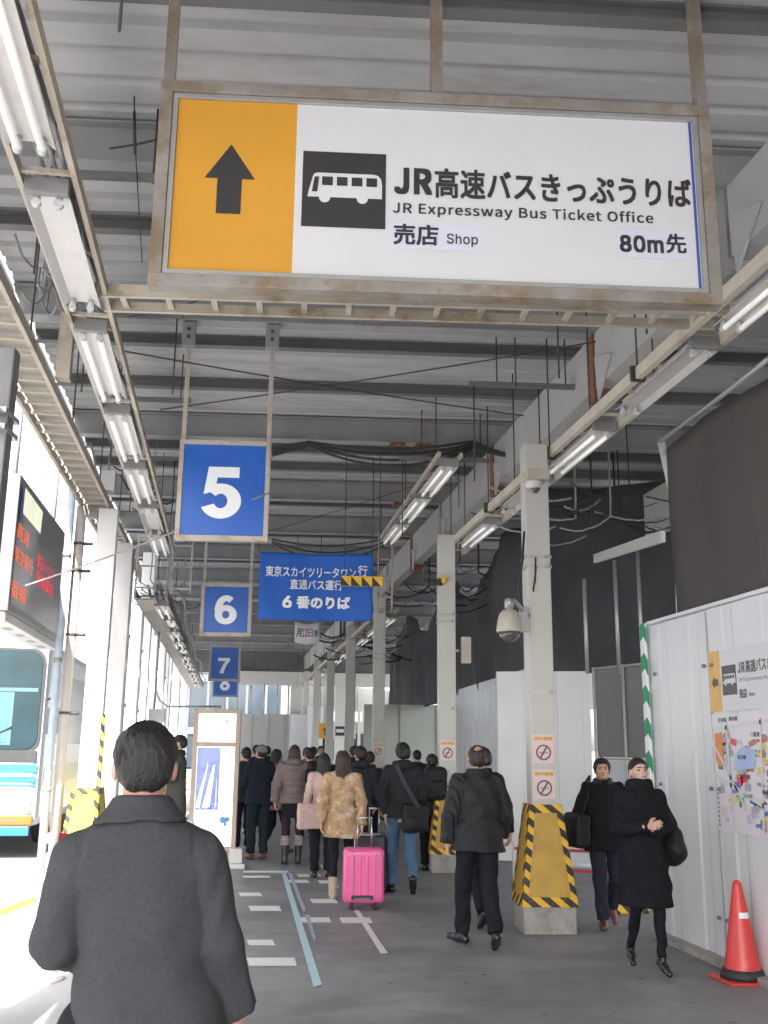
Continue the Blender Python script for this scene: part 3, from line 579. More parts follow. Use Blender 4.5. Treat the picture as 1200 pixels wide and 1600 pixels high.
# ================================================================ CABLES AND WIRES
def sag(p, q, d, n=14): p, q = np.array(p, float), np.array(q, float); return [p+(q-p)*i/n-np.array([0, 0, d*4*(i/n)*(1-i/n)]) for i in range(n+1)]
t = thing('cable_bundle', 'black cables sagging across the ceiling above sign 5', 'cables', (1, 13, 5.5))
for k in range(4):
    mb = MB(); mb.tube(sag(PY(425, 700+k*4, 12.7), PY(480, 691+k*2, 12.6), .0)+sag(PY(482, 690+k*2, 12.6), PY(735, 690+k*4, 12.3), .10+.05*k)+sag(PY(740, 690+k*3, 12.3), PY(822, 716, 12.0), .03), .018, 6); mb.build('cable', m_cable, t)
t = thing('cable_bundle', 'thin black cables sagging across the ceiling right of sign 5', 'cables', (1, 16, 5.5))
for k in range(3): mb = MB(); mb.tube(sag(PY(425, 842+k*3, 17), PY(600, 842+k*5, 17), .12+.08*k), .014, 6); mb.build('cable', m_cable, t)
wires = [((330, 0, 5.6), (735, 138, 6.5)), ((735, 138, 6.5), (1180, 330, 8.0)), ((520, 130, 6.4), (1110, -40, 5.0)), ((190, 548, 8.8), (860, 655, 11.5)), ((250, 640, 10.8), (1010, 520, 8.6)), ((170, 232, 6.3), (330, 190, 6.2)), ((40, 915, 9.8), (420, 770, 9.2)), ((200, 495, 8.4), (350, 455, 8.2)), ((420, 830, 15), (700, 740, 14))]
for i, (a, b) in enumerate(wires):
    mb = MB(); mb.tube(sag(PY(*a), PY(*b), .03), .008 if i < 7 else .006, 6); o = mb.build('bracing_wire', m_rod if i != 6 else m_gcable)
    tag(o, ['dark bracing wire running from the top edge to the middle hanger of the big sign', 'bracing wire from the middle hanger of the big sign down to the right', 'thin bracing wire rising to the top right corner', 'dark bracing wire crossing behind the hangers of sign 5', 'pale bracing wire rising to the right above sign 5',
            'short stay wire at the left edge of the big sign', 'pale stay wire crossing in front of sign 5 and the LED board', 'short pale wire above the left hanger of sign 5', 'faint wire rising to the right above the blue banner'][i], 'wire')
mb = MB(); mb.tube([PY(203, 0, 6.3), PY(209, 120, 6.3), PY(211, 215, 6.3)], .006, 6); mb.tube([PY(210, 175, 6.3), PY(211, 240, 6.3)], .011, 8); mb.tube([PY(212, 240, 6.3), PY(222, 410, 6.3)], .004, 6)
tag(mb.build('turnbuckle_wire', m_rod), 'vertical wire with a turnbuckle left of the big sign', 'wire')
def tangle(name, label, cat, boxes, n, m, r=.018, seed=0):
    rr = random.Random(seed); t = thing(name, label, cat, boxes[0]); 
    for j in range(n):
        x0, y0, z0, sx, sy, sz = *boxes[0], *boxes[1]
        a = np.array([x0+rr.uniform(-sx, sx), y0+rr.uniform(-sy, sy), z0+rr.uniform(-.2, 1)*sz]); b = a+np.array([rr.uniform(.5, 1.5)*sx*rr.choice((-1, 1)), rr.uniform(-.8, .8)*sy, rr.uniform(-.5, .5)*sz])
        for q_ in (a, b): q_[2] = min(q_[2], 5.9)
        pts = [a+(b-a)*i/14-np.array([0, 0, rr.uniform(.9, 1.1)*.22*sz*4*(i/14)*(1-i/14)]) for i in range(15)]
        if j % 4 == 0: pts = [np.array([a[0], a[1], 5.95])]+[np.array([a[0]+.01, a[1], 5.95-(5.95-a[2])*f_]) for f_ in (.4, .8)]+pts
        mb = MB(); mb.tube(pts, r*rr.uniform(.5, 1.3), 6); mb.build('cable', m if j % 3 else m_gcable, t)
tangle('cable_tangle', 'tangled dark cables and pipes under the roof right of the nearest column', 'cables', [(5.0, 12.6, 4.6), (.8, .5, .45)], 24, m_cable, .012, 3)
tangle('cable_tangle', 'tangled pipes and cables beyond the second right column', 'cables', [(4.5, 20.0, 4.6), (.9, 1.0, .7)], 24, m_cable, .015, 5)
tangle('cable_tangle', 'bundle of pale blue cables beside the left cable ladder', 'cables', [(-1.62, 7.9, 5.2), (.1, .3, .35)], 12, m_gcable, .012, 9)
tangle('cable_tangle', 'dark wiring hanging between the left rack and sign 5', 'cables', [(-1.15, 14.2, 5.0), (.22, .9, .4)], 20, m_cable, .010, 11)
tangle('cable_tangle', 'grey wiring around the start of the low far left rack', 'cables', [(-1.2, 18.5, 4.2), (.3, 1.6, .35)], 24, m_gcable, .013, 12)
tangle('cable_tangle', 'dark wiring at the far end of the walkway under the roof', 'cables', [(4.2, 30.0, 4.4), (.9, 1.6, .6)], 24, m_cable, .025, 15)
# steel upright and junction boxes near the left ladder
t = thing('ceiling_post', 'cream hanging post with a cable bundle beside the left cable ladder', 'post', (-1.5, 8.6, 5)); mb = MB(); mb.box(-1.60, -1.48, 8.5, 8.62, 4.75, 6.04); mb.build('post', m_cream, t)
for i, (px, py, y, w, l) in enumerate(((168, 752, 12.5, .10, 'small pale junction box beside the left lamp row'), (145, 800, 13.3, .07, 'tiny grey junction box left of the lamp row'))):
    p = PY(px, py, y); t = thing('junction_box', l, 'junction box', p); mb = MB(); mb.box(p[0]-w, p[0]+w, y-.06, y+.06, p[2]-w*1.3, p[2]+w*1.3); mb.build('case', m_hoardd, t, bevel=.01)
    mb = MB(); mb.tube([(p[0], y, p[2]+w*1.3), (p[0]+.02, y, p[2]+.5), (p[0]-.1, y, 5.6)], .015, 6); mb.build('conduit', m_grey, t)
p = PY(245, 1118, 18); t = thing('wall_box', 'small grey wall box on a thin conduit beside the poster board', 'junction box', p); mb = MB(); mb.box(p[0]-.14, p[0]+.14, 17.9, 18.05, p[2]-.11, p[2]+.11); mb.build('case', mat('lilac_grey', (.45, .47, .52), .5), t, bevel=.01)
mb = MB(); mb.tube([(p[0]-.05, 18, p[2]+.1), (p[0]-.05, 18, 3.6)], .02, 6); mb.build('conduit', m_grey, t)
mb = MB(); mb.tube([PY(243, 1078, 19), PY(250, 1095, 19), PY(262, 1104, 19), PY(345, 1104, 19.2)], .018, 8); tag(mb.build('bent_conduit', m_hoardd), 'thin pale conduit bending across above the poster board', 'conduit')
# ================================================================ BIG DIRECTION SIGN
def frame_rect(mb, pl, u0, v0, u1, v1, w, d, k=0):
    """rectangular frame of bars, depth d behind k"""
    mb.rect(pl, u0, v0, u1, v0+w, k, d); mb.rect(pl, u0, v1-w, u1, v1, k, d); mb.rect(pl, u0, v0+w, u0+w, v1-w, k-.0005, d-.001); mb.rect(pl, u1-w, v0+w, u1, v1-w, k-.0005, d-.001)
o5 = PY(240, 300, 5.0); bp = Plane((o5[0], 5.0, 0), (UC, US, 0), (0, 0, 1))
q = lambda *p: bp.uv(*p)
uL, vB, vT = 0.0, 4.03, 5.27; uR = q(1118, 300)[0]
t = thing('direction_sign', 'huge rusty-framed hanging sign, orange and white, with up arrow, bus symbol and ticket office lettering', 'sign', (1, 5, 4.0))
mb = MB(); frame_rect(mb, bp, uL, vB, uR, vT, .068, .10); mb.build('outer_frame', m_rust, t, bevel=.004)
mb = MB(); frame_rect(mb, bp, uL+.07, vB+.07, uR-.07, vT-.07, .028, .06, -.012); mb.build('inner_frame', m_alu, t, bevel=.002)
a0, a1 = uL+.099, uR-.099; b0_, b1_ = vB+.099, vT-.099; us = (q(463, 150)[0]+q(458, 420)[0])/2
mb = MB(); mb.rect(bp, a0, b0_, us, b1_, -.03, .02); mb.build('orange_panel', m_orange, t)
mb = MB(); mb.rect(bp, us, b0_, a1, b1_, -.03, .02); mb.build('white_panel', m_signw, t)
mb = MB(); mb.rect(bp, a1-.022, b0_, a1-.006, b1_, -.027); mb.build('blue_edge_line', m_inkb, t)
mb = MB(); ar = [q(*p) for p in ((361, 221), (321, 281), (341, 281.5), (340.5, 342.5), (375.5, 343), (377.5, 282), (398, 282.5))]
cu = ar[0][0]; ar2 = [(cu, ar[0][1]), (cu-.138, ar[0][1]-.212), (cu-.067, ar[0][1]-.212), (cu-.067, ar[0][1]-.425), (cu+.067, ar[0][1]-.425), (cu+.067, ar[0][1]-.212), (cu+.138, ar[0][1]-.212)]
mb.poly(bp, ar2[:1]+ar2[1:2]+ar2[-1:], -.027); mb.poly(bp, ar2[2:6], -.027); mb.build('arrow', m_ink, t)
def bus_icon(t, pl, u0, v0, s, k, mirror=False, md=None, ml=None):
    md = md or m_ink; ml = ml or m_signw
    f = lambda x, y: (u0+s*(1-x if mirror else x), v0+s*y)
    mb = MB(); mb.poly(pl, [f(0, 0), f(1, 0), f(1, 1), f(0, 1)], k); mb.build('icon_square', md, t)
    mb = MB(); body = [(.065, .39), (.085, .50), (.125, .665), (.145, .70), (.18, .712), (.86, .712), (.91, .695), (.94, .655), (.955, .58), (.955, .39)]
    mb.poly(pl, [f(*p) for p in body], k+.003)
    for cx in (.27, .72): c = f(cx, .385); mb.disc(pl, c[0], c[1], .067*s, k+.0032)
    mb.build('bus_outline', ml, t)
    mb = MB(); mb.poly(pl, [f(*p) for p in ((.115, .455), (.18, .455), (.20, .655), (.145, .655))], k+.006)
    for i in range(4): x = .235+i*.177; mb.poly(pl, [f(x, .545), f(x+.128, .545), f(x+.128, .66), f(x, .66)], k+.006)
    mb.build('bus_windows', md, t)
i0, i1 = q(470, 350), q(604, 226); bus_icon(t, bp, i0[0], q(469, 349)[1], i1[0]-i0[0], -.027)
def tbox(s, xl, xr, ybl, ytl, name='lettering', mtl=None, pl=bp, k=-.026, bold=.018, par=t, dv=0):
    a, b = pl.uv(xl, ybl), pl.uv(xl, ytl); c = pl.uv(xr, ybl)
    mb = MB(); text(mb, pl, s, a[0], a[1]+dv, c[0], b[1]+dv, k, bold); return mb.build(name, mtl or m_ink, par)
tbox('JR', 616, 676, 299, 257, bold=.018); tbox('高速バスきっぷうりば', 680, 1083, 305, 258, bold=.028)
tbox('JR Expressway Bus Ticket Office', 614, 1023, 333, 311, bold=.007)
for (xl, xr, yb, yt) in ((612, 753, 384, 343), (965, 1083, 398, 352)):
    a, b, c = bp.uv(xl, yb), bp.uv(xl, yt), bp.uv(xr, yb); mb = MB(); mb.rect(bp, a[0], a[1], c[0], b[1], -.0275); mb.build('sticker', m_lilac, t)
tbox('売店', 615, 686, 378, 345, bold=.03); tbox('Shop', 699, 748, 381, 361, bold=.01); tbox('80m', 971, 1040, 390, 363, bold=.03, k=-.0258); tbox('先', 1044, 1076, 392, 361, bold=.03)
for u in (uL+.035, q(683, 100)[0], uR-.035):
    mb = MB(); a = bp.at(u, vT+.002, -.05); b = bp.at(u, 6.04, -.05); mb.bar(a, b, .062, .062, up=(1, 0, 0)); mb.build('hanger_post', m_rust, t)
# ================================================================ NUMBER SIGNS
m_nf = mat('number_sign_frame', (.46, .42, .37), .45, .1, .1, 5, c2=(.36, .27, .17), th=.6)
m_nfg = mat('number_sign_frame_grey', (.34, .34, .33), .45, .2, .1, 5)
def numsign(digit, y, box, inner, dig, label, fm, hung=True, bracket=False):
    c = PY((box[0]+box[2])/2, (box[1]+box[3])/2, y); pl = Plane((c[0], y, 0), (UC, US, 0), (0, 0, 1))
    a, b = pl.uv(box[0], box[3]), pl.uv(box[2], box[1]); t = thing('number_sign', label, 'sign', (c[0], y, a[1]), group='numbered blue stop signs')
    u0, u1, v0, v1 = a[0], b[0], a[1], b[1]; i, j = pl.uv(inner[0], inner[3]), pl.uv(inner[2], inner[1]); w = min(.06, i[0]-u0)
    mb = MB(); frame_rect(mb, pl, u0, v0, u1, v1, w, .08); mb.build('frame', fm, t, bevel=.004)
    mb = MB(); mb.rect(pl, u0+w, v0+w, u1-w, v1-w, -.012, .04); mb.build('blue_panel', m_blue, t)
    d0, d1 = pl.uv(dig[0], dig[3]), pl.uv(dig[2], dig[1]); mb = MB(); digit_shape(mb, pl, digit, d0[0], d0[1], d1[0], d1[1], -.009); mb.build('digit', m_letter, t)
    for u in (u0+w*.6, u1-w*.6):
        zt = 5.69 if hung else 5.9
        mb = MB(); mb.bar(pl.at(u, v1+.002, -.04), pl.at(u, zt, -.04), .042, .042, up=(1, 0, 0)); mb.build('hanger_post', fm, t)
        if bracket:
            mb = MB(); cc = pl.at(u, zt-.13, .01); mb.obox(cc, pl.u, -pl.n, pl.v, .065, .03, .125)
            mb.build('bracket', m_grey, t, bevel=.005); mb = MB()
            for dz in (-.03, .05): mb.obox(cc+np.array([0, 0, dz])+pl.n*.035, pl.u, -pl.n, pl.v, .014, .008, .014)
            mb.build('bracket_bolt', m_rod, t)
    return t
numsign('5', 9.25, (272, 690, 424, 842), (280, 700, 414, 836), (312, 730, 379, 809), 'large blue hanging sign with a white 5', m_nf, bracket=True)
numsign('6', 16.35, (311, 912, 395, 993), (317, 915, 391, 987), (334, 930, 371, 975), 'blue hanging sign with a white 6, left of the blue banner', m_nf)
numsign('7', 25.25, (325, 1008, 377, 1064), (329, 1015, 373, 1060), (339, 1028, 360, 1052), 'small blue hanging sign with a white 7', m_nfg)
numsign('8', 34.3, (331, 1044, 374, 1089), (334, 1048, 371, 1085), (343, 1054, 360, 1079), 'smallest blue hanging sign with an 8, half hidden behind sign 7', m_nfg)
# ================================================================ BLUE BANNER
t = thing('hanging_banner', 'blue cloth banner with white Japanese lettering about stop six, hung across the walkway', 'banner', (1.2, 14.5, 3.5))
c = PY(402, 916, 14.5); pb = Plane((c[0], 14.5, 0), (UC, US, 0), (0, 0, 1)); A0, A1 = pb.uv(403, 967), pb.uv(583, 866); W_, Hh = A1[0]-A0[0], A1[1]-A0[1]
def wav(u, v): return .028*math.sin((u-A0[0])*4.2+1.4*(v-A0[1]))+.018*math.sin((u-A0[0])*11+3*(v-A0[1]))*math.exp(-((u-A0[0])*2.2))
n, k_ = 40, 20; V = []
for i in range(n+1):
    for j in range(k_+1):
        u = A0[0]+W_*i/n; v = A0[1]+Hh*j/k_-.02*math.sin(math.pi*i/n)*(1-j/k_)*0-.012*math.sin(math.pi*i/n); V.append(pb.at(u, v, wav(u, v)))
mb = MB(); mb.add(V, [(i*(k_+1)+j, (i+1)*(k_+1)+j, (i+1)*(k_+1)+j+1, i*(k_+1)+j+1) for i in range(n) for j in range(k_)], True); cl = mb.build('cloth', m_blued, t); md = cl.modifiers.new('t', 'SOLIDIFY'); md.thickness = .004
def wtext(s, xl, xr, yb, yt, bold):
    a, b, c = pb.uv(xl, yb), pb.uv(xl, yt), pb.uv(xr, yb); Vt, Ft = text_geo(s, bold); lo, hi = Vt.min(0), Vt.max(0); d = hi-lo; P = []
    for p in Vt: u, v = a[0]+(p[0]-lo[0])/d[0]*(c[0]-a[0]), a[1]+(p[1]-lo[1])/d[1]*(b[1]-a[1]); P.append(pb.at(u, v, wav(u, v)+.012))
    mb = MB(); mb.add(P, Ft); mb.build('lettering', m_letter, t)
wtext('東京スカイツリータウン', 415, 556, 901, 884, .02); wtext('行', 559, 574, 901, 884, .02); wtext('直通バス運行', 453, 535, 921, 905, .02); wtext('6', 441, 456, 950, 931, .03); wtext('番のりば', 463, 547, 951, 931, .045)
for px in (404, 582): mb = MB(); mb.tube([pb.at(pb.uv(px, 866)[0], A1[1]-.01, 0), pb.at(pb.uv(px, 866)[0], 5.9, 0)], .008, 6); mb.build('cord', m_rod, t)
t = thing('hanging_card', 'small white hanging card with coloured characters under the blue banner', 'card', (1.6, 20, 3.4))
c = PY(480, 988, 19.4); pc = Plane((c[0], 19.4, 0), (UC, US, 0), (0, 0, 1)); a, b = pc.uv(460, 1003), pc.uv(500, 972); mb = MB()
V = []; n = 10
for i in range(n+1):
    for j in (0, 1): u = a[0]+(b[0]-a[0])*i/n; V.append(pc.at(u, (a[1], b[1])[j]-(.05*math.sin(math.pi*i/n)), .03*math.sin(math.pi*i/n)))
mb.add(V, [(2*i, 2*i+2, 2*i+3, 2*i+1) for i in range(n)], True); o = mb.build('card', m_signw, t); o.modifiers.new('t', 'SOLIDIFY').thickness = .004
for s, x0, x1, m_ in (('月', 463, 471, m_ink), ('12', 472, 480, mat('card_red', (.45, .08, .12), .5)), ('日', 481, 489, mat('card_grey', (.2, .24, .32), .5)), ('水', 490, 497, m_inkb)):
    u0, u1 = pc.uv(x0, 990)[0], pc.uv(x1, 990)[0]; mb = MB(); text(mb, pc, s, u0, pc.uv(470, 993)[1]-.03, u1, pc.uv(470, 980)[1]-.03, .036, .03); mb.build('lettering', m_, t)
for px in (461, 499): mb = MB(); mb.tube([pc.at(pc.uv(px, 972)[0], b[1], 0), pc.at(pc.uv(px, 972)[0], 5.9, 0)], .006, 6); mb.build('cord', m_rod, t)
# hazard bars
c = PY(565, 908, 14.1); t = thing('hazard_bar', 'yellow and black toothed warning bar hanging at the right end of the blue banner', 'warning bar', c); pl = Plane((c[0], 14.1, 0), (UC, US, 0), (0, 0, 1)); a, b = pl.uv(532, 915), pl.uv(598, 901)
mb = MB(); mb.rect(pl, a[0], a[1], b[0], b[1], 0, .05); mb.build('bar', mat('bar_yellow', (.85, .52, .03), .5), t, bevel=.003)
mb = MB(); w = (b[0]-a[0])/4
for i in range(4): mb.poly(pl, [(a[0]+i*w, a[1]), (a[0]+i*w+w*.85, a[1]+.0), (a[0]+i*w, b[1])], .004)
mb.build('black_tooth', m_ink, t)
for u in (a[0]+.05, b[0]-.05): mb = MB(); mb.tube([pl.at(u, b[1], -.02), pl.at(u, 5.95, -.02)], .007, 6); mb.build('cord', m_rod, t)
c = PY(692, 907, 14.0); t = thing('warning_lamp', 'small yellow and black warning box on the second right column', 'warning light', c); mb = MB(); mb.obox(c, (.8, -.6, 0), (.6, .8, 0), (0, 0, 1), .05, .05, .045); mb.build('yellow_lens', mat('bar_yellow', (1, 1, 1)), t, bevel=.01)
mb = MB(); mb.obox(c-np.array([.07, -.01, .025]), (.8, -.6, 0), (.6, .8, 0), (0, 0, 1), .06, .055, .045); mb.build('black_body', m_cable, t, bevel=.01)
# ================================================================ CAMERAS
c = PY(795, 1000, 9.35); cz = c[2]; t = thing('dome_camera', 'beige pendant dome camera on an arm at the nearest right column', 'security camera', (c[0], 9.35, cz))
X_, Y_ = c[0]+.01, 9.35
mb = MB(); mb.lathe((X_, Y_, cz), [(.122, .075), (.128, .085), (.126, .12), (.115, .19), (.098, .25), (.07, .285), (.035, .30), (.032, .33)], 28); mb.build('housing', mat('camera_beige', (.50, .46, .40), .4, 0, .04, 5), t)
mb = MB(); mb.lathe((X_, Y_, cz), [(.004, -.02), (.04, -.014), (.075, .01), (.096, .045), (.10, .074)], 28); mb.build('dome', mat('smoked_dome', (.10, .085, .08), .08, 0, .05, 5, coat=.6), t)
mb = MB(); mb.tube([(X_, Y_, cz+.30), (X_, Y_, cz+.38), (X_+.05, Y_+.02, cz+.39), (X_+.14, Y_+.08, cz+.33), (X_+.23, Y_+.12, cz+.25)], .026, 10); mb.lathe((X_, Y_, cz+.31), [(.045, 0), (.045, .08), (.03, .095)], 16); mb.build('arm', m_alu, t)
mb = MB(); mb.box(2.84, 2.90, 9.42, 9.56, cz+.1, cz+.34); mb.build('wall_bracket', m_alu, t, bevel=.004)
mb = MB(); mb.tube([(2.87, 9.47, cz+.3), (2.8, 9.44, cz+.5), (2.85, 9.43, cz+.8), (2.88, 9.45, cz+1.1)], .012, 6); mb.tube([(3.0, 9.47, cz+.85), (2.98, 9.44, cz+.6), (2.96, 9.45, cz+.5), (3.0, 9.46, cz+.75)], .008, 6); mb.build('cable', m_cable, t)
c = PY(838, 748, 9.0); t = thing('dome_camera', 'small white dome camera in a beige box under the right lamp rack', 'security camera', c)
mb = MB(); mb.box(c[0]-.11, c[0]+.11, 8.92, 9.12, c[2]-.02, c[2]+.085); mb.build('mount_box', mat('camera_box', (.50, .47, .36), .4), t, bevel=.008)
mb = MB(); mb.lathe((c[0]-.02, 9.02, c[2]-.10), [(.055, 0), (.082, .03), (.088, .06), (.085, .078)], 24); mb.build('housing', m_refl, t)
mb = MB(); mb.lathe((c[0]-.01, 9.01, c[2]-.145), [(.004, 0), (.03, .008), (.046, .03), (.05, .048)], 20); mb.build('dome', mat('smoked_dome', (.1, .1, .1)), t)
c = PY(728, 1016, 14.1); t = thing('speaker_box', 'small beige box on the wall behind the second right column', 'wall box', c); mb = MB(); mb.obox(c, (UC, US, 0), (-US, UC, 0), (0, 0, 1), .07, .05, .19); mb.build('case', mat('speaker_beige', (.50, .44, .40), .6), t, bevel=.01)
mb = MB(); mb.bar((c[0]-.08, 14.2, c[2]), (c[0]-.2, 14.2, c[2]), .03, .03); mb.build('bracket', m_alu, t)
# ================================================================ LED BOARD
t = thing('led_display', 'dark LED departure board with orange and red characters facing the walkway on the left', 'display board', (-2.4, 12.6, 3.0))
mb = MB(); mb.box(-2.62, -2.30, 10.85, 14.30, 3.0, 4.48); mb.build('casing', mat('led_casing', (.16, .16, .17), .45, 0, .1, 3), t, bevel=.01)
lp = Plane((-2.3, 10.85, 0), (0, 1, 0), (0, 0, 1)); mb = MB(); mb.rect(lp, .08, 3.08, 3.37, 4.40, .004); mb.build('screen', mat('led_screen', (.05, .048, .05), .3, 0, .15, 3), t)
mb = MB(); mb.box(-2.60, -2.33, 10.9, 14.25, 2.90, 2.998); mb.build('underside_tray', m_white, t, bevel=.005)
for y in (11.6, 12.3, 13.0, 13.7): mb = MB(); mb.box(-2.5, -2.42, y, y+.2, 2.895, 2.899); mb.build('tray_slot', m_grey, t)
def P_(px, py): return lp.uv(px, py)
mb = MB(); mb.poly(lp, [P_(*p) for p in ((39, 762), (66, 800), (62, 834), (33, 800))], .008); mb.build('lit_panel', mat('led_paper', (.80, .82, .62), .5, emit=.15), t)
mb = MB(); mb.rect(lp, 0.1, 4.0, .25, 4.36, .009); mb.build('blue_mark', m_inkb, t)
m_ledo, m_ledr = mat('led_orange', (.9, .13, .03), .5, emit=.2), mat('led_red', (.9, .02, .06), .5, emit=.2)
for s, pts, m_ in (('高速', ((26, 829), (44, 842), 14), m_ledo), ('東京駅行', ((22, 862), (50, 890), 13), m_ledo), ('東名ハイウェイ', ((58, 870), (84, 905), 16), m_ledr), ('発車案内', ((56, 900), (82, 925), 14), m_ledr), ('番線', ((16, 915), (40, 935), 12), m_ledo), ('号', ((102, 868), (107, 880), 12), m_ledo)):
    a, b = P_(*pts[0]), P_(*pts[1]); mb = MB(); text(mb, lp, s, a[0], (a[1]+b[1])/2-.09, b[0], (a[1]+b[1])/2+.09, .008, .0); mb.build('led_characters', m_, t)
for y in (11.3, 13.9): mb = MB(); mb.tube([(-2.46, y, 4.48), (-2.46, y, 6.0)], .03, 8); mb.build('hanger_pole', m_alu, t)
# ================================================================ POSTER BOARD ON A POST
yb = 14.8; c = PY(335, 1200, yb); ps = Plane((c[0], yb, 0), (UC, US, 0), (0, 0, 1)); t = thing('poster_board', 'wood-framed light poster board on a post with a white header and a blue night-tower poster', 'poster board', (c[0], yb, 0))
a, b = ps.uv(292, 1330), ps.uv(377, 1108); u0, u1, v0, v1 = a[0], b[0], a[1], b[1]
m_wood = mat('brown_frame', (.40, .31, .25), .5, 0, .15, 8, stretch=(1, 1, .2))
w = .065; vm = ps.uv(340, 1163)[1]
mb = MB(); frame_rect(mb, ps, u0, v0, u1, v1, w, .10); mb.rect(ps, u0+w, vm-.03, u1-w, vm+.03, -.002, .06); mb.build('frame', m_wood, t, bevel=.006)
m_lit = mat('lightbox_white', (.85, .85, .84), .4, emit=.22)
mb = MB(); mb.rect(ps, u0+w, vm+.03, u1-w, v1-w, -.02, .03); mb.build('header_sheet', m_lit, t); mb = MB(); mb.rect(ps, u0+w, v0+w, u1-w, vm-.03, -.02, .03); mb.build('poster_sheet', m_lit, t)
def night():
    M = mat('night_picture', (.08, .12, .45), .4, 0, .3, 2, c2=(.22, .25, .62), th=.5); p = M.node_tree.nodes['Principled BSDF']; p.inputs['Emission Strength'].default_value = .25; p.inputs['Emission Color'].default_value = (.12, .16, .62, 1); return M
ux = lambda f: u0+w+(u1-u0-2*w)*f; vt, vb = vm-.03, v0+w; vy = lambda f: vb+(vt-vb)*f
mb = MB(); mb.rect(ps, ux(.02), vy(.36), ux(.62), vy(.985), -.017); mb.build('night_picture', night(), t)
mb = MB(); m_beam_ = mat('light_beam_print', (.70, .72, .88), .5, emit=.18)
mb.poly(ps, [(ux(.02), vy(.38)), (ux(.14), vy(.38)), (ux(.31), vy(.80)), (ux(.30), vy(.86)), (ux(.285), vy(.80))], -.014); mb.poly(ps, [(ux(.20), vy(.38)), (ux(.40), vy(.38)), (ux(.50), vy(.82)), (ux(.44), vy(.80))], -.0145); mb.poly(ps, [(ux(.53), vy(.38)), (ux(.57), vy(.38)), (ux(.555), vy(.70))], -.014); mb.build('light_beams', m_beam_, t)
mb = MB(); rr = random.Random(4)
for i in range(26): x = ux(.03+.57*rr.random()); y = vy(.365+.06*rr.random()); mb.rect(ps, x, y, x+.012, y+.01, -.012)
mb.build('city_lights', m_letter, t)
def block_text(name, s, x0, y0, x1, y1, m_, bold=.01, vertical=False):
    mb = MB()
    if vertical:
        n = len(s); h = (y1-y0)/n
        for i, ch in enumerate(s): text(mb, ps, ch, ux(x0), vy(y1-h*(i+.88)), ux(x1), vy(y1-h*i), -.014, bold)
    else: text(mb, ps, s, ux(x0), vy(y0), ux(x1), vy(y1), -.014, bold)
    mb.build(name, m_, t)
block_text('green_writing', '東京駅から直通', .70, .70, .75, .97, mat('poster_green', (.10, .50, .22), .5), vertical=True); block_text('red_writing', '高速バスで行く東京の夜景', .82, .42, .88, .97, mat('poster_red', (.65, .10, .15), .5), vertical=True)
block_text('small_writing', 'バスのりば', .14, .24, .36, .275, m_grey); block_text('caption', '東京の夜景', .36, .365, .58, .39, m_ink)
mb = MB(); cc = (ux(.80), vy(.26)); mb.disc(ps, cc[0]-.02, cc[1], .045, -.015, 12); mb.disc(ps, cc[0]+.04, cc[1]+.01, .035, -.0145, 12); mb.rect(ps, cc[0]-.005, cc[1]-.08, cc[0]+.03, cc[1], -.014); mb.build('blue_emblem', mat('poster_blue', (.08, .30, .65), .5), t)
hv = lambda f: vm+.03+(v1-w-vm-.03)*f
for s, x0, x1, y0, y1, m_ in (('JR', .66, .80, .66, .78, m_inkb), ('お得なきっぷ発売中', .20, .75, .27, .34, mat('poster_pink', (.75, .45, .38), .5)), ('ご案内', .42, .68, .14, .21, mat('poster_yellow', (.80, .72, .05), .5))):
    mb = MB(); text(mb, ps, s, ux(x0), hv(y0), ux(x1), hv(y1), -.014, .01); mb.build('header_writing', m_, t)
mb = MB(); mb.box(.12, .20, 14.80, 14.86, .08, v0); mb.build('post', m_wood, t, bevel=.004)
mb = MB(); mb.box(-.25, .36, 14.55, 14.95, 0, .07); mb.box(.14, .32, 14.60, 14.9, .07, .26); mb.build('base_block', m_white, t, bevel=.02)
# ================================================================ WALL SIGN AND MAP ON THE HOARDING
wpn = Plane((3.998, 7.92, 0), (0, -1, 0), (0, 0, 1))     # faces the walkway
t = thing('wall_sign', 'orange and white sign with a left arrow on the white hoarding above the map', 'sign', (3.98, 7, 1.96))
zb, zt = 1.965, 2.455
mb = MB(); mb.rect(wpn, 0, zb, .20, zt, .008, .006); mb.build('orange_panel', mat('faded_orange', (.80, .48, .14), .4), t); mb = MB(); mb.rect(wpn, .20, zb, 1.5, zt, .008, .006); mb.build('white_panel', m_signw, t)
mb = MB(); ca = (.10, 2.20); mb.poly(wpn, [(ca[0]-.055, ca[1]), (ca[0], ca[1]-.055), (ca[0], ca[1]+.055)], .011); mb.rect(wpn, ca[0], ca[1]-.027, ca[0]+.055, ca[1]+.027, .011); mb.build('arrow', mat('ink_faded', (.12, .115, .12), .5), t)
bus_icon(t, wpn, .225, 2.09, .235, .0095, md=mat('ink_faded', (1, 1, 1)))
for s, x0, x1, y0, y1, bd in (('JR', .49, .60, 2.25, 2.335, .015), ('高速バスきっぷうりば', .615, 1.40, 2.245, 2.345, .03), ('JR Expressway Bus Ticket Office', .49, 1.30, 2.175, 2.215, .0), ('売店', .49, .61, 2.055, 2.13, .03), ('Shop', .64, .73, 2.06, 2.095, .01), ('80m', 1.12, 1.29, 2.055, 2.12, .03), ('先', 1.30, 1.38, 2.05, 2.13, .03)):
    mb = MB(); text(mb, wpn, s, x0, y0, x1, y1, .0095, bd); mb.build('lettering', mat('ink_faded', (1, 1, 1)), t)
t = thing('map_poster', 'pale station area map poster on the white hoarding behind the cone', 'map', (3.98, 7.5, 1.0))
mb = MB(); mz0, mz1 = 1.03, 1.945; mb.rect(wpn, .0, mz0, .95, mz1, .008, .006); mb.build('paper', mat('map_paper', (.78, .74, .78), .4, 0, .03, 4), t)
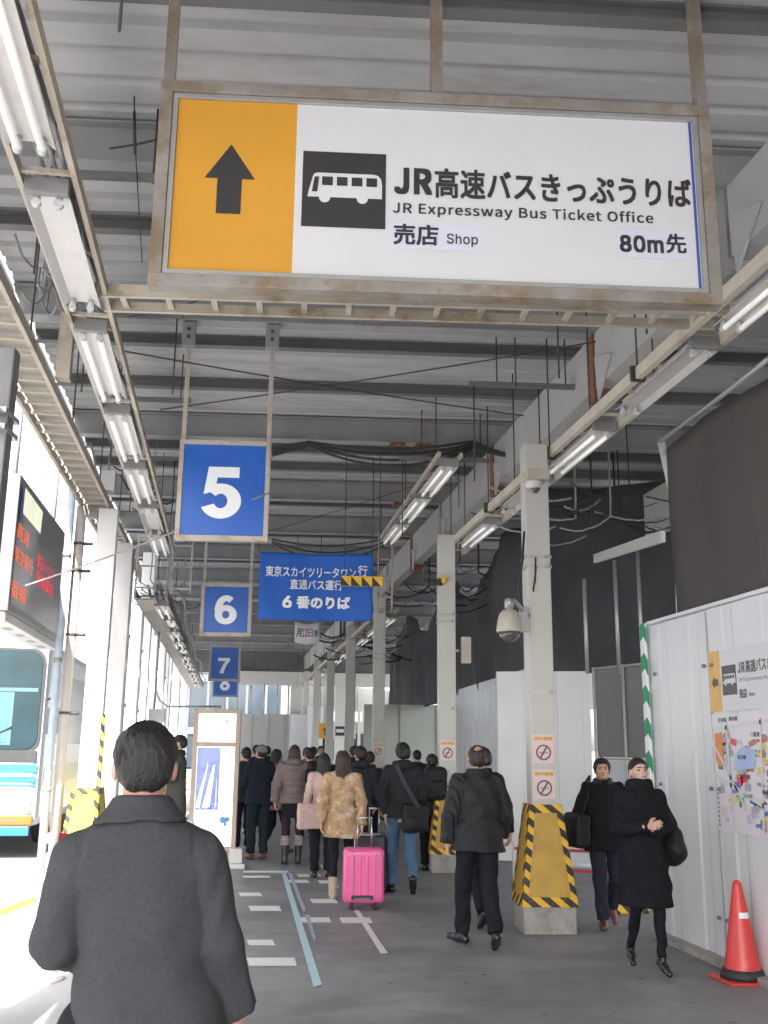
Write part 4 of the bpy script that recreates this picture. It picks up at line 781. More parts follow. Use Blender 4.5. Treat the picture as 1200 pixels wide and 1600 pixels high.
rr = random.Random(21); pc_ = [('map_pink', (.80, .60, .60)), ('map_brown', (.42, .26, .20)), ('map_lilac', (.55, .52, .70)), ('map_green', (.05, .36, .18)), ('map_red', (.75, .08, .12)), ('map_blue', (.10, .20, .52)), ('map_yellow', (.75, .62, .15)), ('map_grey', (.45, .42, .45))]
for nme, cc in pc_: mat(nme, cc, .5, 0, .08, 6)
for ci, (nme, cc) in enumerate(pc_):
    mb = MB()
    for k in range(14 if ci in (0, 1, 7) else 8):
        u = rr.uniform(.05, .84); v = rr.uniform(mz0+.05, mz1-.2); ww, hh = rr.uniform(.04, .12), rr.uniform(.025, .08)
        ang = rr.uniform(-.25, .25); pts = [(u+x*math.cos(ang)-y*math.sin(ang), v+x*math.sin(ang)+y*math.cos(ang)) for x, y in ((0, 0), (ww, 0), (ww*1.05, hh*.6), (ww*.8, hh), (0, hh*.9))]
        mb.poly(wpn, pts, .0095+ci*.0004)
    mb.build('map_blocks', MATS[nme], t)
mb = MB(); mb.poly(wpn, [(.33, 1.50), (.66, 1.53), (.68, 1.66), (.50, 1.69), (.36, 1.63)], .0135); mb.build('map_plaza', mat('map_plaza', (.42, .55, .78), .5), t)
mb = MB(); mb.poly(wpn, [(.04, 1.58), (.10, 1.52), (.17, 1.55), (.17, 1.80), (.04, 1.79)], .0136); mb.build('map_orange', mat('map_orange', (.80, .30, .10), .5), t)
mb = MB()
for (p0, p1, ww) in (((.0, 1.46), (.95, 1.20), .035), ((.02, 1.82), (.95, 1.88), .03), ((.28, 1.05), (.24, 1.9), .03), ((.72, 1.05), (.78, 1.9), .028), ((.0, 1.72), (.6, 1.10), .025)):
    d = np.array(p1)-np.array(p0); d /= np.linalg.norm(d); nn = np.array([-d[1], d[0]])*ww/2; mb.poly(wpn, [tuple(np.array(p0)-nn), tuple(np.array(p1)-nn), tuple(np.array(p1)+nn), tuple(np.array(p0)+nn)], .0139)
mb.build('map_streets', m_signw, t); mb = MB()
for s, x, y in (('東京駅', .40, 1.59), ('バスのりば', .35, 1.44), ('八重洲', .62, 1.76), ('日本橋', .12, 1.88), ('案内図', .30, 1.885), ('銀座', .74, 1.34), ('丸の内', .45, 1.30)): text(mb, wpn, s, x, y, x+.045*len(s), y+.035, .0145, .01)
mb.build('map_lettering', m_ink, t); mb = MB()
for k in range(8): mb.rect(wpn, .03, 1.06+k*.035, .05, 1.08+k*.035, .0146)
mb.build('map_legend', m_inkb, t)
# ================================================================ COACH
t = thing('coach', 'white and light blue highway coach with an orange bumper parked beyond the left columns', 'bus', (-4.1, 20, 0))
xr, xl, yf = -2.86, -5.36, 17.0
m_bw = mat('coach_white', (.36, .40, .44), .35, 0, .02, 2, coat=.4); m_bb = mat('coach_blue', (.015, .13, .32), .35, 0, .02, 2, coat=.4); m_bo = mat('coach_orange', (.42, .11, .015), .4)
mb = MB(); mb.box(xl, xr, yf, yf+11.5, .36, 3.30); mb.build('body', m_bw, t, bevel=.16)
fp = Plane(((xl), yf, 0), (1, 0, 0), (0, 0, 1))
m_wsh = mat('windscreen_glass', (.008, .028, .036), .18, 0, .4, 1.2, spec=.3)
def rr_poly(u0, v0, u1, v1, r): 
    P = []
    for cx, cz_, a in ((u1-r, v1-r, 0), (u0+r, v1-r, 90), (u0+r, v0+r, 180), (u1-r, v0+r, 270)):
        for k in range(5): P.append((cx+r*math.cos(math.radians(a+k*22.5)), cz_+r*math.sin(math.radians(a+k*22.5))))
    return P
mb = MB(); mb.poly(fp, rr_poly(.10, 1.55, 2.40, 3.12, .2), .03, .02); mb.build('windscreen', m_wsh, t)
mb = MB(); mb.poly(fp, rr_poly(.06, 1.50, 2.44, 3.16, .22), .012, .01); mb.build('windscreen_seal', m_cable, t)
mb = MB(); mb.rect(fp, .08, 1.36, 2.42, 1.54, .02, .02); mb.build('wiper_panel', m_cable, t, bevel=.005)
mb = MB(); mb.rect(fp, 1.5, 1.62, 2.0, 2.45, .038); mb.rect(fp, 1.22, 2.46, 2.36, 2.52, .038); mb.build('cab_partition', mat('cab_teal', (.06, .13, .14), .4), t)
mb = MB(); mb.rect(fp, 1.58, 1.66, 1.94, 2.40, .042); mb.build('cab_reflection', mat('cab_glass', (.05, .13, .15), .2), t)
mb = MB(); mb.tube([fp.at(1.3, 1.55, .045), fp.at(2.0, 1.9, .05)], .012, 6); mb.build('wiper', m_cable, t)
for v0, v1 in ((1.20, 1.32), (1.05, 1.14), (.99, 1.02)): mb = MB(); mb.rect(fp, .08, v0, 2.44, v1, .014, .012); mb.build('blue_stripe', m_bb, t)
for u0 in (.10, 1.72):
    mb = MB(); mb.rect(fp, u0, .58, u0+.68, .80, .025, .02); mb.build('headlight', mat('headlight_glass', (.4, .42, .42), .1, coat=.5), t, bevel=.01)
    mb = MB(); mb.rect(fp, u0+(.56 if u0 > 1 else 0), .60, u0+(.66 if u0 > 1 else .10), .78, .032, .005); mb.build('indicator', mat('amber', (.60, .38, .15), .3), t)
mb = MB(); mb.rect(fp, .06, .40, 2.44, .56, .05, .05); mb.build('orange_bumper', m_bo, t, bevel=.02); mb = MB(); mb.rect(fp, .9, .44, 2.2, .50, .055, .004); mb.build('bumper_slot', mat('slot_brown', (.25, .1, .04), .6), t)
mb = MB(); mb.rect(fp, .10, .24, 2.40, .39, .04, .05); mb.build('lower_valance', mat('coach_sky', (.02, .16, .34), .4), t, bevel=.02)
mb = MB(); mb.box(xr-.008, xr+.006, yf+.5, yf+11.0, 1.65, 2.85); mb.build('side_windows', m_wsh, t, bevel=.003); mb = MB(); mb.box(xr-.006, xr+.004, yf+.3, yf+11, 1.0, 1.3); mb.build('side_stripe', m_bb, t)
for y in (yf+1.6, yf+8.6):
    for x in (xr-.28, xl+.02):
        mb = MB(); mb.tube([(x, y, .48), (x+.26, y, .48)], .48, 28); w_ = mb.build('wheel', mat('tyre_rubber', (.025, .025, .026), .8), t, bevel=.03)
        mb = MB(); mb.tube([(x-.005, y, .48), (x+.265, y, .48)], .27, 20); mb.build('rim', m_alu, w_)
for x, s in ((xr, 1), (xl, -1)):
    mb = MB(); mb.tube([(x, yf+.1, 2.35), (x+s*.16, yf-.25, 2.38), (x+s*.18, yf-.28, 2.2)], .02, 8); mb.box(x+s*.18-.11, x+s*.18+.11, yf-.34, yf-.25, 1.80, 2.2); mb.build('mirror', m_cable, t, bevel=.02)
# ================================================================ STANCHION WITH BELT
t = thing('belt_stanchion', 'white post with a red belt on the bright pavement behind the grey-coated man', 'stanchion', (-1.22, 8.02, 0))
mb = MB(); mb.lathe((-1.22, 8.02, 0), [(.16, 0), (.16, .012), (.13, .022), (.03, .035), (.027, .05), (.027, .93), (.045, .935), (.045, 1.0), (.03, 1.01)], 24); mb.build('post', mat('stanchion_white', (.75, .75, .75), .35), t)
mb = MB(); V = []
for i in range(15):
    f_ = i/14; x = -1.19+.9*f_; y = 8.02+.9*f_; z = .985-.04*4*f_*(1-f_)+.03*f_; V += [(x, y, z-.03), (x, y, z+.022)]
mb.add(V, [(2*i, 2*i+2, 2*i+3, 2*i+1) for i in range(14)]); o = mb.build('belt', mat('red_belt', (.55, .03, .05), .6), t); o.modifiers.new('t', 'SOLIDIFY').thickness = .003
t = thing('belt_stanchion', 'second belt post hidden behind the grey-coated man', 'stanchion', (-.26, 8.95, 0)); mb = MB(); mb.lathe((-.26, 8.95, 0), [(.16, 0), (.16, .012), (.13, .022), (.03, .035), (.027, .05), (.027, .93), (.045, .935), (.045, 1.02), (.03, 1.03)], 24); mb.build('post', MATS['stanchion_white'], t)
# ================================================================ CONE
cb = G(1176, 1541); t = thing('traffic_cone', 'red traffic cone with a small white label in front of the white hoarding', 'traffic cone', (cb[0], cb[1], 0))
m_cone = mat('cone_red', (.70, .055, .05), .38, 0, .06, 5, c2=(.40, .05, .05), th=.7, spec=.5, coat=.15)
cx, cy_ = cb[0]+.02, cb[1]+.17
mb = MB(); mb.lathe((cx, cy_, 0), [(.137, .055), (.132, .075), (.036, .66), (.030, .685), (.018, .70), (.004, .705)], 36); mb.build('cone_body', m_cone, t)
mb = MB(); mb.box(cx-.19, cx+.19, cy_-.19, cy_+.19, 0, .022); mb.build('base', m_cone, t, bevel=.01)
mb = MB(); mb.lathe((cx, cy_, .022), [(.165, 0), (.16, .03), (.145, .062), (.138, .066)], 30); mb.build('weight_ring', m_cable, t)
mb = MB(); V = []; 
for i in range(9):
    an = math.radians(-118+i*9.5)
    for z in (.442, .482): r = .132+(z-.075)*(.036-.132)/(.66-.075)+.002; V.append((cx+r*math.cos(an), cy_+r*math.sin(an), z))
mb.add(V, [(2*i, 2*i+2, 2*i+3, 2*i+1) for i in range(8)], True); mb.build('label', m_letter, t)
# ================================================================ FAR END
t = thing('white_hoarding', 'sunlit white hoarding with vertical ribs closing the far end of the walkway', 'hoarding', (2, 44, 0))
mb = MB(); sheet(mb, (-.6, 44.4, 0), (2.75, 44.1, 0), .0, 3.0, [(0, 0), (.3, 0), (.31, .04), (.36, .04), (.37, 0), (.7, 0)], (0, -1, 0)); mb.build('hoarding_panel', m_hoardd, t)
t = thing('white_booth', 'white booth with stepped top at the far end left of the orange sign', 'booth', (3, 41, 0)); mb = MB(); mb.box(2.75, 3.35, 42, 46, 0, 2.95); mb.box(3.35, 3.95, 41.4, 46, 0, 3.25); mb.build('wall', m_hoard, t, bevel=.01)
mb = MB(); mb.box(3.5, 3.8, 41.38, 41.4, .1, 2.1); mb.build('door', m_hoardd, t)
t = thing('end_portal', 'white steel cross beam and posts framing the bright far end', 'portal', (2, 46, 0)); mb = MB(); mb.box(-.5, 8.5, 46, 46.4, 4.35, 4.95); mb.build('beam', m_white, t, bevel=.01)
mb = MB(); mb.box(-2, 9, 46.5, 46.56, 4.9, 6.05); mb.build('added_end_panel', m_beamd, t)  # dark panel added to cover the bright strip under the roof end
for x in (3.15, 5.2, 8.3): mb = MB(); mb.box(x-.25, x+.25, 46.05, 46.35, 0, 4.35); mb.build('post', m_white, t)
for x in (-.1, .5, 1.1, 1.7, 2.3, 2.8): mb = MB(); mb.tube([(x, 46.2, 3.0), (x, 46.2, 4.35)], .035, 8); mb.build('thin_post', m_alu, t)
t = thing('station_building', 'pale station building with window strips closing the far right end', 'building', (8, 50, 0)); mb = MB(); mb.box(3.2, 16, 50.3, 60, 0, 7.5); mb.build('wall', mat('far_wall', (.55, .54, .52), .6, 0, .06, .5), t)
for k in range(5): mb = MB(); x = 4.2+k*1.5; mb.box(x, x+1.15, 50.22, 50.29, 1.0, 2.3); mb.build('window', m_wsh, t)
for k in range(3): mb = MB(); x = 5.0+k*2.0; mb.box(x, x+1.7, 50.2, 50.29, 2.9, 3.35); mb.build('lit_sign_panel', mat('lit_panel', (.8, .9, .85), .4, emit=.28), t)
for k in range(6): mb = MB(); mb.box(3.3+k*1.6, 3.45+k*1.6, 50.1, 50.29, 0, 5); mb.build('pilaster', m_white, t)
t = thing('glass_tower', 'blue glass office tower beyond the far end of the walkway', 'building', (0, 80, 0)); mb = MB(); mb.box(-6, 14, 80, 100, 0, 40); mb.build('wall', mat('tower_glass', (.04, .055, .07), .15, .2, .25, .25), t)
for k in range(14): mb = MB(); mb.box(-6+k*1.5, -5.8+k*1.5, 79.8, 79.99, 0, 40); mb.build('mullion', mat('mullion_grey', (.10, .11, .12), .5), t)
for k in range(9): mb = MB(); mb.box(-6, 14, 79.85, 79.99, 2.5+k*4, 3.0+k*4); mb.build('floor_band', mat('band_grey', (.15, .16, .17), .5), t)
c = PY(509, 1141, 38); t = thing('direction_sign', 'small orange hanging sign with an arrow and black bus symbol far down the walkway', 'sign', c)
pl = Plane((c[0], 38, 0), (UC, US, 0), (0, 0, 1)); a, b = pl.uv(497, 1154), pl.uv(521, 1130); b2 = pl.uv(556, 1130)
mb = MB(); mb.rect(pl, a[0], a[1], b[0], b[1], 0, .05); mb.build('orange_panel', m_orange, t); mb = MB(); mb.rect(pl, b[0], a[1], b2[0], b[1], 0, .05); mb.build('white_panel', m_signw, t)
mb = MB(); uc, vc = (a[0]+b[0])/2, (a[1]+b[1])/2; mb.poly(pl, [(uc, vc+.17), (uc-.12, vc), (uc+.12, vc)], .004); mb.rect(pl, uc-.055, vc-.17, uc+.055, vc, .004); mb.build('arrow', m_ink, t)
mb = MB(); mb.rect(pl, b[0]+.08, vc-.17, b[0]+.42, vc+.17, .004); mb.build('icon_square', m_ink, t); mb = MB(); mb.rect(pl, b[0]+.11, vc-.05, b[0]+.39, vc+.07, .008); mb.build('bus_outline', m_signw, t); mb = MB()
for u in (a[0]+.05, b2[0]-.05): mb.tube([pl.at(u, b[1], -.02), pl.at(u, 5.9, -.02)], .012, 6)
mb.build('hanger_rod', m_rod, t)
# buildings across the road on the left
t = thing('office_building', 'pale office building across the road seen between the left columns', 'building', (-20, 30, 0)); mb = MB(); mb.box(-40, -17, -20, 75, -.12, 26); mb.build('wall', mat('pale_facade', (.68, .68, .70), .6, 0, .04, .3), t)
for k in range(14): mb = MB(); y = -16+k*6.5; mb.box(-17.0, -16.6, y, y+1.6, 0, 26); mb.build('pilaster', mat('facade_white', (.75, .75, .76), .6), t)
for z in (3.2, 6.4, 9.6, 12.8, 16, 19.2): mb = MB(); mb.box(-17, -16.8, -20, 75, z, z+.9); mb.build('floor_band', mat('facade_lilac', (.58, .57, .62), .6), t)
# ================================================================ PEOPLE (implicit surfaces meshed with surface nets)
def surfnet(fn, lo, hi, h):
    lo = np.array(lo, float)-2*h; hi = np.array(hi, float)+2*h; n = np.ceil((hi-lo)/h).astype(int)+1
    ax = [lo[i]+h*np.arange(n[i]) for i in range(3)]; Gx, Gy, Gz = np.meshgrid(*ax, indexing='ij'); D = fn(Gx, Gy, Gz)
    D[0], D[-1] = abs(D[0])+.01, abs(D[-1])+.01; D[:, 0], D[:, -1] = abs(D[:, 0])+.01, abs(D[:, -1])+.01; D[:, :, 0], D[:, :, -1] = abs(D[:, :, 0])+.01, abs(D[:, :, -1])+.01
    S = D < 0; nx, ny, nz = [k-1 for k in D.shape]
    acc = np.zeros((nx, ny, nz, 3)); cnt = np.zeros((nx, ny, nz)); base = np.stack(np.meshgrid(np.arange(nx), np.arange(ny), np.arange(nz), indexing='ij'), -1)
    for axn in range(3):
        o = [a for a in range(3) if a != axn]
        for i in (0, 1):
            for j in (0, 1):
                c0 = [0, 0, 0]; c0[o[0]] = i; c0[o[1]] = j; c1 = list(c0); c1[axn] = 1
                s0 = tuple(slice(c, c+m) for c, m in zip(c0, (nx, ny, nz))); s1 = tuple(slice(c, c+m) for c, m in zip(c1, (nx, ny, nz)))
                m = S[s0] != S[s1]; d0, d1 = D[s0], D[s1]; t = np.where(m, d0/np.where(m, d0-d1, 1), 0)
                p = np.zeros((nx, ny, nz, 3)); p[..., o[0]] = i; p[..., o[1]] = j; p[..., axn] = t; acc += p*m[..., None]; cnt += m
    act = cnt > 0; idx = -np.ones((nx, ny, nz), int); idx[act] = np.arange(act.sum())
    V = lo+h*(base[act]+acc[act]/cnt[act][:, None]); Q = []
    for axn in range(3):
        o = [(axn+1) % 3, (axn+2) % 3]; a = [slice(None)]*3; b = [slice(None)]*3; a[axn] = slice(0, -1); b[axn] = slice(1, None)
        m = S[tuple(a)] != S[tuple(b)]; I = np.argwhere(m); I = I[(I[:, o[0]] > 0) & (I[:, o[1]] > 0) & (I[:, o[0]] < D.shape[o[0]]-1) & (I[:, o[1]] < D.shape[o[1]]-1)]
        if not len(I): continue
        e0 = np.zeros(3, int); e0[o[0]] = 1; e1 = np.zeros(3, int); e1[o[1]] = 1
        q = np.stack([idx[tuple((I-e0-e1).T)], idx[tuple((I-e1).T)], idx[tuple(I.T)], idx[tuple((I-e0).T)]], 1)
        fl = ~S[tuple(I.T)]; q[fl] = q[fl][:, ::-1]; Q.append(q)
    return V, np.concatenate(Q)
def smin(a, b, k): h = np.clip(.5+.5*(b-a)/k, 0, 1); return b+(a-b)*h-k*h*(1-h)
def cap(X, Y, Z, a, b, ra, rb=None, fy=1.):
    rb = ra if rb is None else rb; a = np.array(a, float); b = np.array(b, float); d = b-a; L = d.dot(d)+1e-9
    px, py, pz = X-a[0], Y-a[1], Z-a[2]; t = np.clip((px*d[0]+py*d[1]+pz*d[2])/L, 0, 1)
    return np.sqrt((px-t*d[0])**2+((py-t*d[1])/fy)**2+(pz-t*d[2])**2)-(ra+(rb-ra)*t)
def ell(X, Y, Z, c, r):
    q = np.sqrt(((X-c[0])/r[0])**2+((Y-c[1])/r[1])**2+((Z-c[2])/r[2])**2); return (q-1)*min(r)
def prof(X, Y, Z, zs, a, b, cy=None, sq=2.0):
    A = np.interp(Z, zs, a); B = np.interp(Z, zs, b); C = np.interp(Z, zs, cy) if cy is not None else 0
    q = (np.abs(X/A)**sq+np.abs((Y-C)/B)**sq)**(1/sq); return (q-1)*np.minimum(A, B)
def half(X, Y, Z, p, n): n = np.array(n, float); n /= np.linalg.norm(n); return (X-p[0])*n[0]+(Y-p[1])*n[1]+(Z-p[2])*n[2]
def folds(X, Y, Z, a, s=0.): return a*(np.sin(21*X+2.5*np.sin(6*Z+s)+s)*np.sin(15*Z+2*np.sin(8*X+5*Y)+2*s)+.6*np.sin(38*Z+3*np.sin(9*X-4*Y+s))*np.sin(11*X+9*Y))
def union(fs, k):
    d = fs[0]
    for f in fs[1:]: d = smin(d, f, k)
    return d
m_skin = mat('skin', (.56, .33, .23), .5, 0, .05, 12, spec=.35)
m_skinf = mat('skin_fair', (.66, .43, .33), .5, 0, .04, 12, spec=.35)
m_hair = mat('black_hair', (.014, .012, .012), .42, 0, .4, 60, bump=.7, bs=90, stretch=(3, 3, .5), spec=.5)
m_hairb = mat('brown_hair', (.045, .026, .020), .42, 0, .4, 60, bump=.7, bs=90, stretch=(3, 3, .5))
def cloth(n, c, **k):
    d = dict(r=.85, var=.12, sc=30, bump=.35, bs=220, sheen=.0, spec=.15); d.update(k); r = d.pop('r'); return mat(n, c, r, 0, **d)
Z3 = np.array([0, 0, 0.])
def mesh_sdf(fn, lo, hi, h, s=1.): V, Q = surfnet(fn, lo, hi, h); return V*s, Q
def link_vq(name, parts, m, parent):
    Vs, Qs, b = [], [], 0
    for V, Q in parts: Vs.append(V); Qs.append(Q+b); b += len(V)
    V = np.concatenate(Vs); Q = np.concatenate(Qs); org = np.array([(V[:, 0].min()+V[:, 0].max())/2, (V[:, 1].min()+V[:, 1].max())/2, V[:, 2].min()])
    me = bpy.data.meshes.new(name); V2 = V-org
    me.vertices.add(len(V2)); me.vertices.foreach_set('co', V2.ravel().astype('f')); me.loops.add(len(Q)*4); me.loops.foreach_set('vertex_index', Q.ravel().astype('i'))
    me.polygons.add(len(Q)); me.polygons.foreach_set('loop_start', np.arange(0, len(Q)*4, 4, dtype='i')); me.polygons.foreach_set('use_smooth', np.ones(len(Q), bool))
    me.update(); me.validate(); me.materials.append(m); o = link(name, me, None, org)
    if parent is not None: o.parent = parent; o.location = org-ORG[parent.name]
    return o
def Rm(ax, deg):
    a = math.radians(deg); c, s = math.cos(a), math.sin(a)
    return np.array({'x': [[1, 0, 0], [0, c, -s], [0, s, c]], 'y': [[c, 0, s], [0, 1, 0], [-s, 0, c]], 'z': [[c, -s, 0], [s, c, 0], [0, 0, 1]]}[ax])
DEF = dict(hL=(-.09, 0, .90), hR=(.09, 0, .90), kL=(-.10, .02, .49), kR=(.10, .02, .49), aL=(-.10, 0, .085), aR=(.10, 0, .085), fL=0, fR=0, yL=8, yR=-8,
           sL=(-.165, -.01, 1.385), sR=(.165, -.01, 1.385), eL=(-.225, -.03, 1.115), eR=(.225, -.03, 1.115), wL=(-.235, .05, .88), wR=(.235, .05, .88), hdL=(0, .15, -1), hdR=(0, .15, -1), tL=(0, 1, 0), tR=(0, 1, 0))
def walk(fwd='L', st=.24):
    o = 'R' if fwd == 'L' else 'L'; x = {'L': -1, 'R': 1}
    return {'k'+fwd: (.10*x[fwd], .15, .50), 'a'+fwd: (.095*x[fwd], st, .09), 'f'+fwd: 6, 'k'+o: (.10*x[o], .0, .475), 'a'+o: (.10*x[o], -st-.02, .17), 'f'+o: -38,
            'e'+fwd: (.235*x[fwd], -.09, 1.13), 'w'+fwd: (.245*x[fwd], -.12, .89), 'e'+o: (.23*x[o], -.0, 1.11), 'w'+o: (.235*x[o], .13, .90)}
def hand_parts(w, d, t, scale=1., curl=.5, side=1, h=.0055):
    """palm, four unequal bent fingers and a thumb leaving the side of the palm; w wrist, d finger direction, t thumb side"""
    w = np.array(w, float); d = np.array(d, float); d /= np.linalg.norm(d); t = np.array(t, float); t = t-t.dot(d)*d; t /= np.linalg.norm(t); n = np.cross(d, t)*side
    S = []
    S.append(('c', w-d*.03, w+d*.015, .026, .027)); 
    for o_ in (-.024, -.008, .008, .024): S.append(('c', w+d*.02+t*o_*.7, w+d*.078+t*o_, .0155, .0125))
    Ls = (.066, .078, .073, .056)
    for i, o_ in enumerate((.030, .011, -.010, -.029)):
        p0 = w+d*(.084-.004*abs(i-1.3))+t*o_; L = Ls[i]; c1 = curl*.5; p1 = p0+(d*math.cos(c1)+n*math.sin(c1))*L*.45; c2 = curl*1.5; p2 = p1+(d*math.cos(c2)+n*math.sin(c2))*L*.32; c3 = curl*2.2; p3 = p2+(d*math.cos(c3)+n*math.sin(c3))*L*.25
        S += [('c', p0, p1, .0098, .009), ('c', p1, p2, .009, .0082), ('c', p2, p3, .0082, .0072)]
    q0 = w+d*.022+t*.024+n*.004; q1 = q0+d*.032+t*.026+n*.012; q2 = q1+d*.030+t*.004+n*.008
    S += [('c', q0, q1, .0145, .0115), ('c', q1, q2, .0115, .009)]
    def fn(X, Y, Z):
        D = None
        for _, a, b, ra, rb in S: c = cap(X, Y, Z, a, b, ra, rb); D = c if D is None else smin(D, c, .004)
        return D
    P = np.array([p for s_ in S for p in (s_[1], s_[2])]); return surfnet(fn, P.min(0)-.02, P.max(0)+.02, h)
def person(label, x, y, rz, height=1.68, pose=None, top=None, bottom=None, shoes=None, hair=None, head=(0, 0), lean=0., skin=None, h=.013, face=False, hands=(True, True), female=False, group=None, hairmat=None, curl=.5):
    J = dict(DEF); J.update(pose or {}); J = {k: (np.array(v, float) if isinstance(v, tuple) else v) for k, v in J.items()}
    s = height/1.70; t = thing('person', label, 'person', (x, y, 0), math.radians(rz), group, local=True); skin = skin or m_skin; hm = hairmat or m_hair
    # head frame
    NP = np.array([0, -.01, 1.47]); R = Rm('z', head[0]) @ Rm('x', head[1]); Ri = R.T
    def hf(X, Y, Z): a, b, c = X-NP[0], Y-NP[1], Z-NP[2]; return Ri[0, 0]*a+Ri[0, 1]*b+Ri[0, 2]*c+NP[0], Ri[1, 0]*a+Ri[1, 1]*b+Ri[1, 2]*c+NP[1], Ri[2, 0]*a+Ri[2, 1]*b+Ri[2, 2]*c+NP[2]
    def HW(p): return NP+R @ (np.array(p, float)-NP)
    fk = .93 if female else 1.
    def headf(X, Y, Z):
        X, Y, Z = hf(X, Y, Z); D = ell(X, Y, Z, (0, -.008, 1.610), (.073*fk, .092, .090)); D = smin(D, ell(X, Y, Z, (0, .030, 1.550), (.055*fk, .060, .070)), .03)
        D = smin(D, ell(X, Y, Z, (0, .062, 1.510), (.026, .022, .020)), .02)
        for sx in (-1, 1):
            D = smin(D, ell(X, Y, Z, (sx*.036, .058, 1.568), (.026, .022, .022)), .015); D = -smin(-D, ell(X, Y, Z, (sx*.030, .094, 1.592), (.017, .012, .009)), .008)
        D = smin(D, cap(X, Y, Z, (0, .078, 1.598), (0, .104, 1.560), .008, .0125), .008); D = smin(D, ell(X, Y, Z, (0, .088, 1.530), (.024, .010, .009)), .006)
        for sx in (-1, 1): E_ = ell(X, Y, Z, (sx*(.080*fk), -.008, 1.578), (.011, .020, .033)); D = smin(D, E_, .006)
        return D
    def neckf(X, Y, Z): return cap(X, Y, Z, (0, -.03, 1.38), HW((0, -.005, 1.545)), .060*fk, .053*fk)
    hd = mesh_sdf(lambda X, Y, Z: smin(headf(X, Y, Z), neckf(X, Y, Z), .02), HW((0, 0, 1.58))-np.array([.14, .16, .20]), HW((0, 0, 1.60))+np.array([.14, .16, .14]), min(h, .008) if face else min(h, .010))
    # core body under the clothes
    def coref(X, Y, Z):
        D = prof(X, Y, Z, [.80, .9, 1.05, 1.2, 1.36, 1.44], [.10, .11, .11, .12, .12, .05], [.07, .08, .08, .085, .08, .045]); D = np.maximum(D, np.maximum(Z-1.45, .80-Z))
        for S_ in 'LR':
            D = smin(D, cap(X, Y, Z, J['s'+S_]*np.array([.9, 1, 1])-[0, 0, .02], J['e'+S_], .038, .032), .03); D = smin(D, cap(X, Y, Z, J['e'+S_], J['w'+S_], .032, .025), .015)
            D = smin(D, cap(X, Y, Z, J['h'+S_], J['k'+S_], .052, .030), .02); D = smin(D, cap(X, Y, Z, J['k'+S_], J['a'+S_], .028, .022), .01)
        return D
    parts = [hd, surfnet(coref, (-.45, -.5, .03), (.45, .6, 1.46), max(h*1.3, .018))]
    for S_, on in zip('LR', hands):
        if on: d_ = J['hd'+S_]; parts.append(hand_parts(J['w'+S_]+np.array(d_)/np.linalg.norm(d_)*.0, d_, J['t'+S_], side=1 if S_ == 'L' else -1, curl=curl, h=.005 if h < .012 else .007))
    LEAN = Rm('x', -lean) if lean else None
    def fin(V):
        if LEAN is not None: V = V.copy(); k = V[:, 2] > .0; P = V-[0, 0, .9]; up = P @ LEAN.T+[0, 0, .9]; w = np.clip((V[:, 2]-.75)/.3, 0, 1)[:, None]; V = V*(1-w)+up*w
        return V*s
    body = link_vq('body', [(fin(V), Q) for V, Q in parts], skin, t)
    def part(name, fn, lo, hi, hh, m): V, Q = surfnet(fn, lo, hi, hh); return link_vq(name, [(fin(V), Q)], m, t)
    # ---- face details
    if face:
        for sx in (-1, 1):
            mb = MB(); mb_c = HW((sx*.030, .0845, 1.591)); V = []
            e1 = surfnet(lambda X, Y, Z: ell(*hf(X, Y, Z), (sx*.030, .080, 1.590), (.0150, .0085, .0062)), mb_c-.03, mb_c+.03, .0022); link_vq('eye', [(fin(e1[0]), e1[1])], mat('eye_dark', (.05, .035, .03), .15), t)
            e2 = surfnet(lambda X, Y, Z: cap(*hf(X, Y, Z), (sx*.014, .0905, 1.611), (sx*.047, .081, 1.612), .0048, .0035), mb_c-[.04, .04, .03], mb_c+[.04, .04, .05], .0025); link_vq('eyebrow', [(fin(e2[0]), e2[1])], m_hair, t)
        mc = HW((0, .09, 1.53)); e3 = surfnet(lambda X, Y, Z: ell(*hf(X, Y, Z), (0, .0925, 1.532), (.023, .0085, .0065)), mc-.04, mc+.04, .0025); link_vq('lips', [(fin(e3[0]), e3[1])], mat('lips', (.42, .16, .13), .4), t)
    # ---- hair
    hk = hair or 'short'; hc = HW((0, 0, 1.6))
    rs = random.Random(int(abs(x)*100+y*10)).uniform(0, 6)
    if hk in ('short', 'bald', 'thick'):
        gr = .011 if (hk == 'thick' and h < .009) else .016 if hk == 'thick' else (.008 if hk == 'bald' else .012)
        def hfn(X, Y, Z):
            a, b, c = hf(X, Y, Z); D = ell(a, b, c, (0, -.012, 1.612), (.076+gr, .092+gr, .090+gr)); D = smin(D, ell(a, b, c, (0, -.045, 1.565), (.062+gr*.6, .055+gr, .05)), .02)
            sidek = np.clip((np.abs(a)-.046)/.022, 0, 1); cut = np.interp(b, [-.11, -.06, -.035, -.01, .03, .05, .10], [1.522, 1.524, 1.545, 1.602, 1.600, 1.642, 1.655]); cut = cut-.040*sidek*(b > .03)*(b < .075)
            cut = cut+.005*np.sin(95*a+rs)+.004*np.sin(41*a-rs); D = np.maximum(D, cut-c)
            for sx in (-1, 1): D = -smin(-D, ell(a, b, c, (sx*.086, -.006, 1.575), (.020, .024, .034)), .004)
            if hk == 'bald': D = np.maximum(D, .040-np.sqrt(a**2+(b+.055)**2+(c-1.69)**2)+.006*np.sin(40*a+30*b))
            th = np.arctan2(a, b); D = D+(.0035 if h > .009 else .0015)*np.sin(24*th+6*np.sin(20*c+rs)+rs)*np.sin(35*c+5*th)+.0015*np.sin(60*th+40*c)+(.005*np.sin(30*a+rs)*np.sin(26*b+20*c) if hk == 'thick' else 0); return D
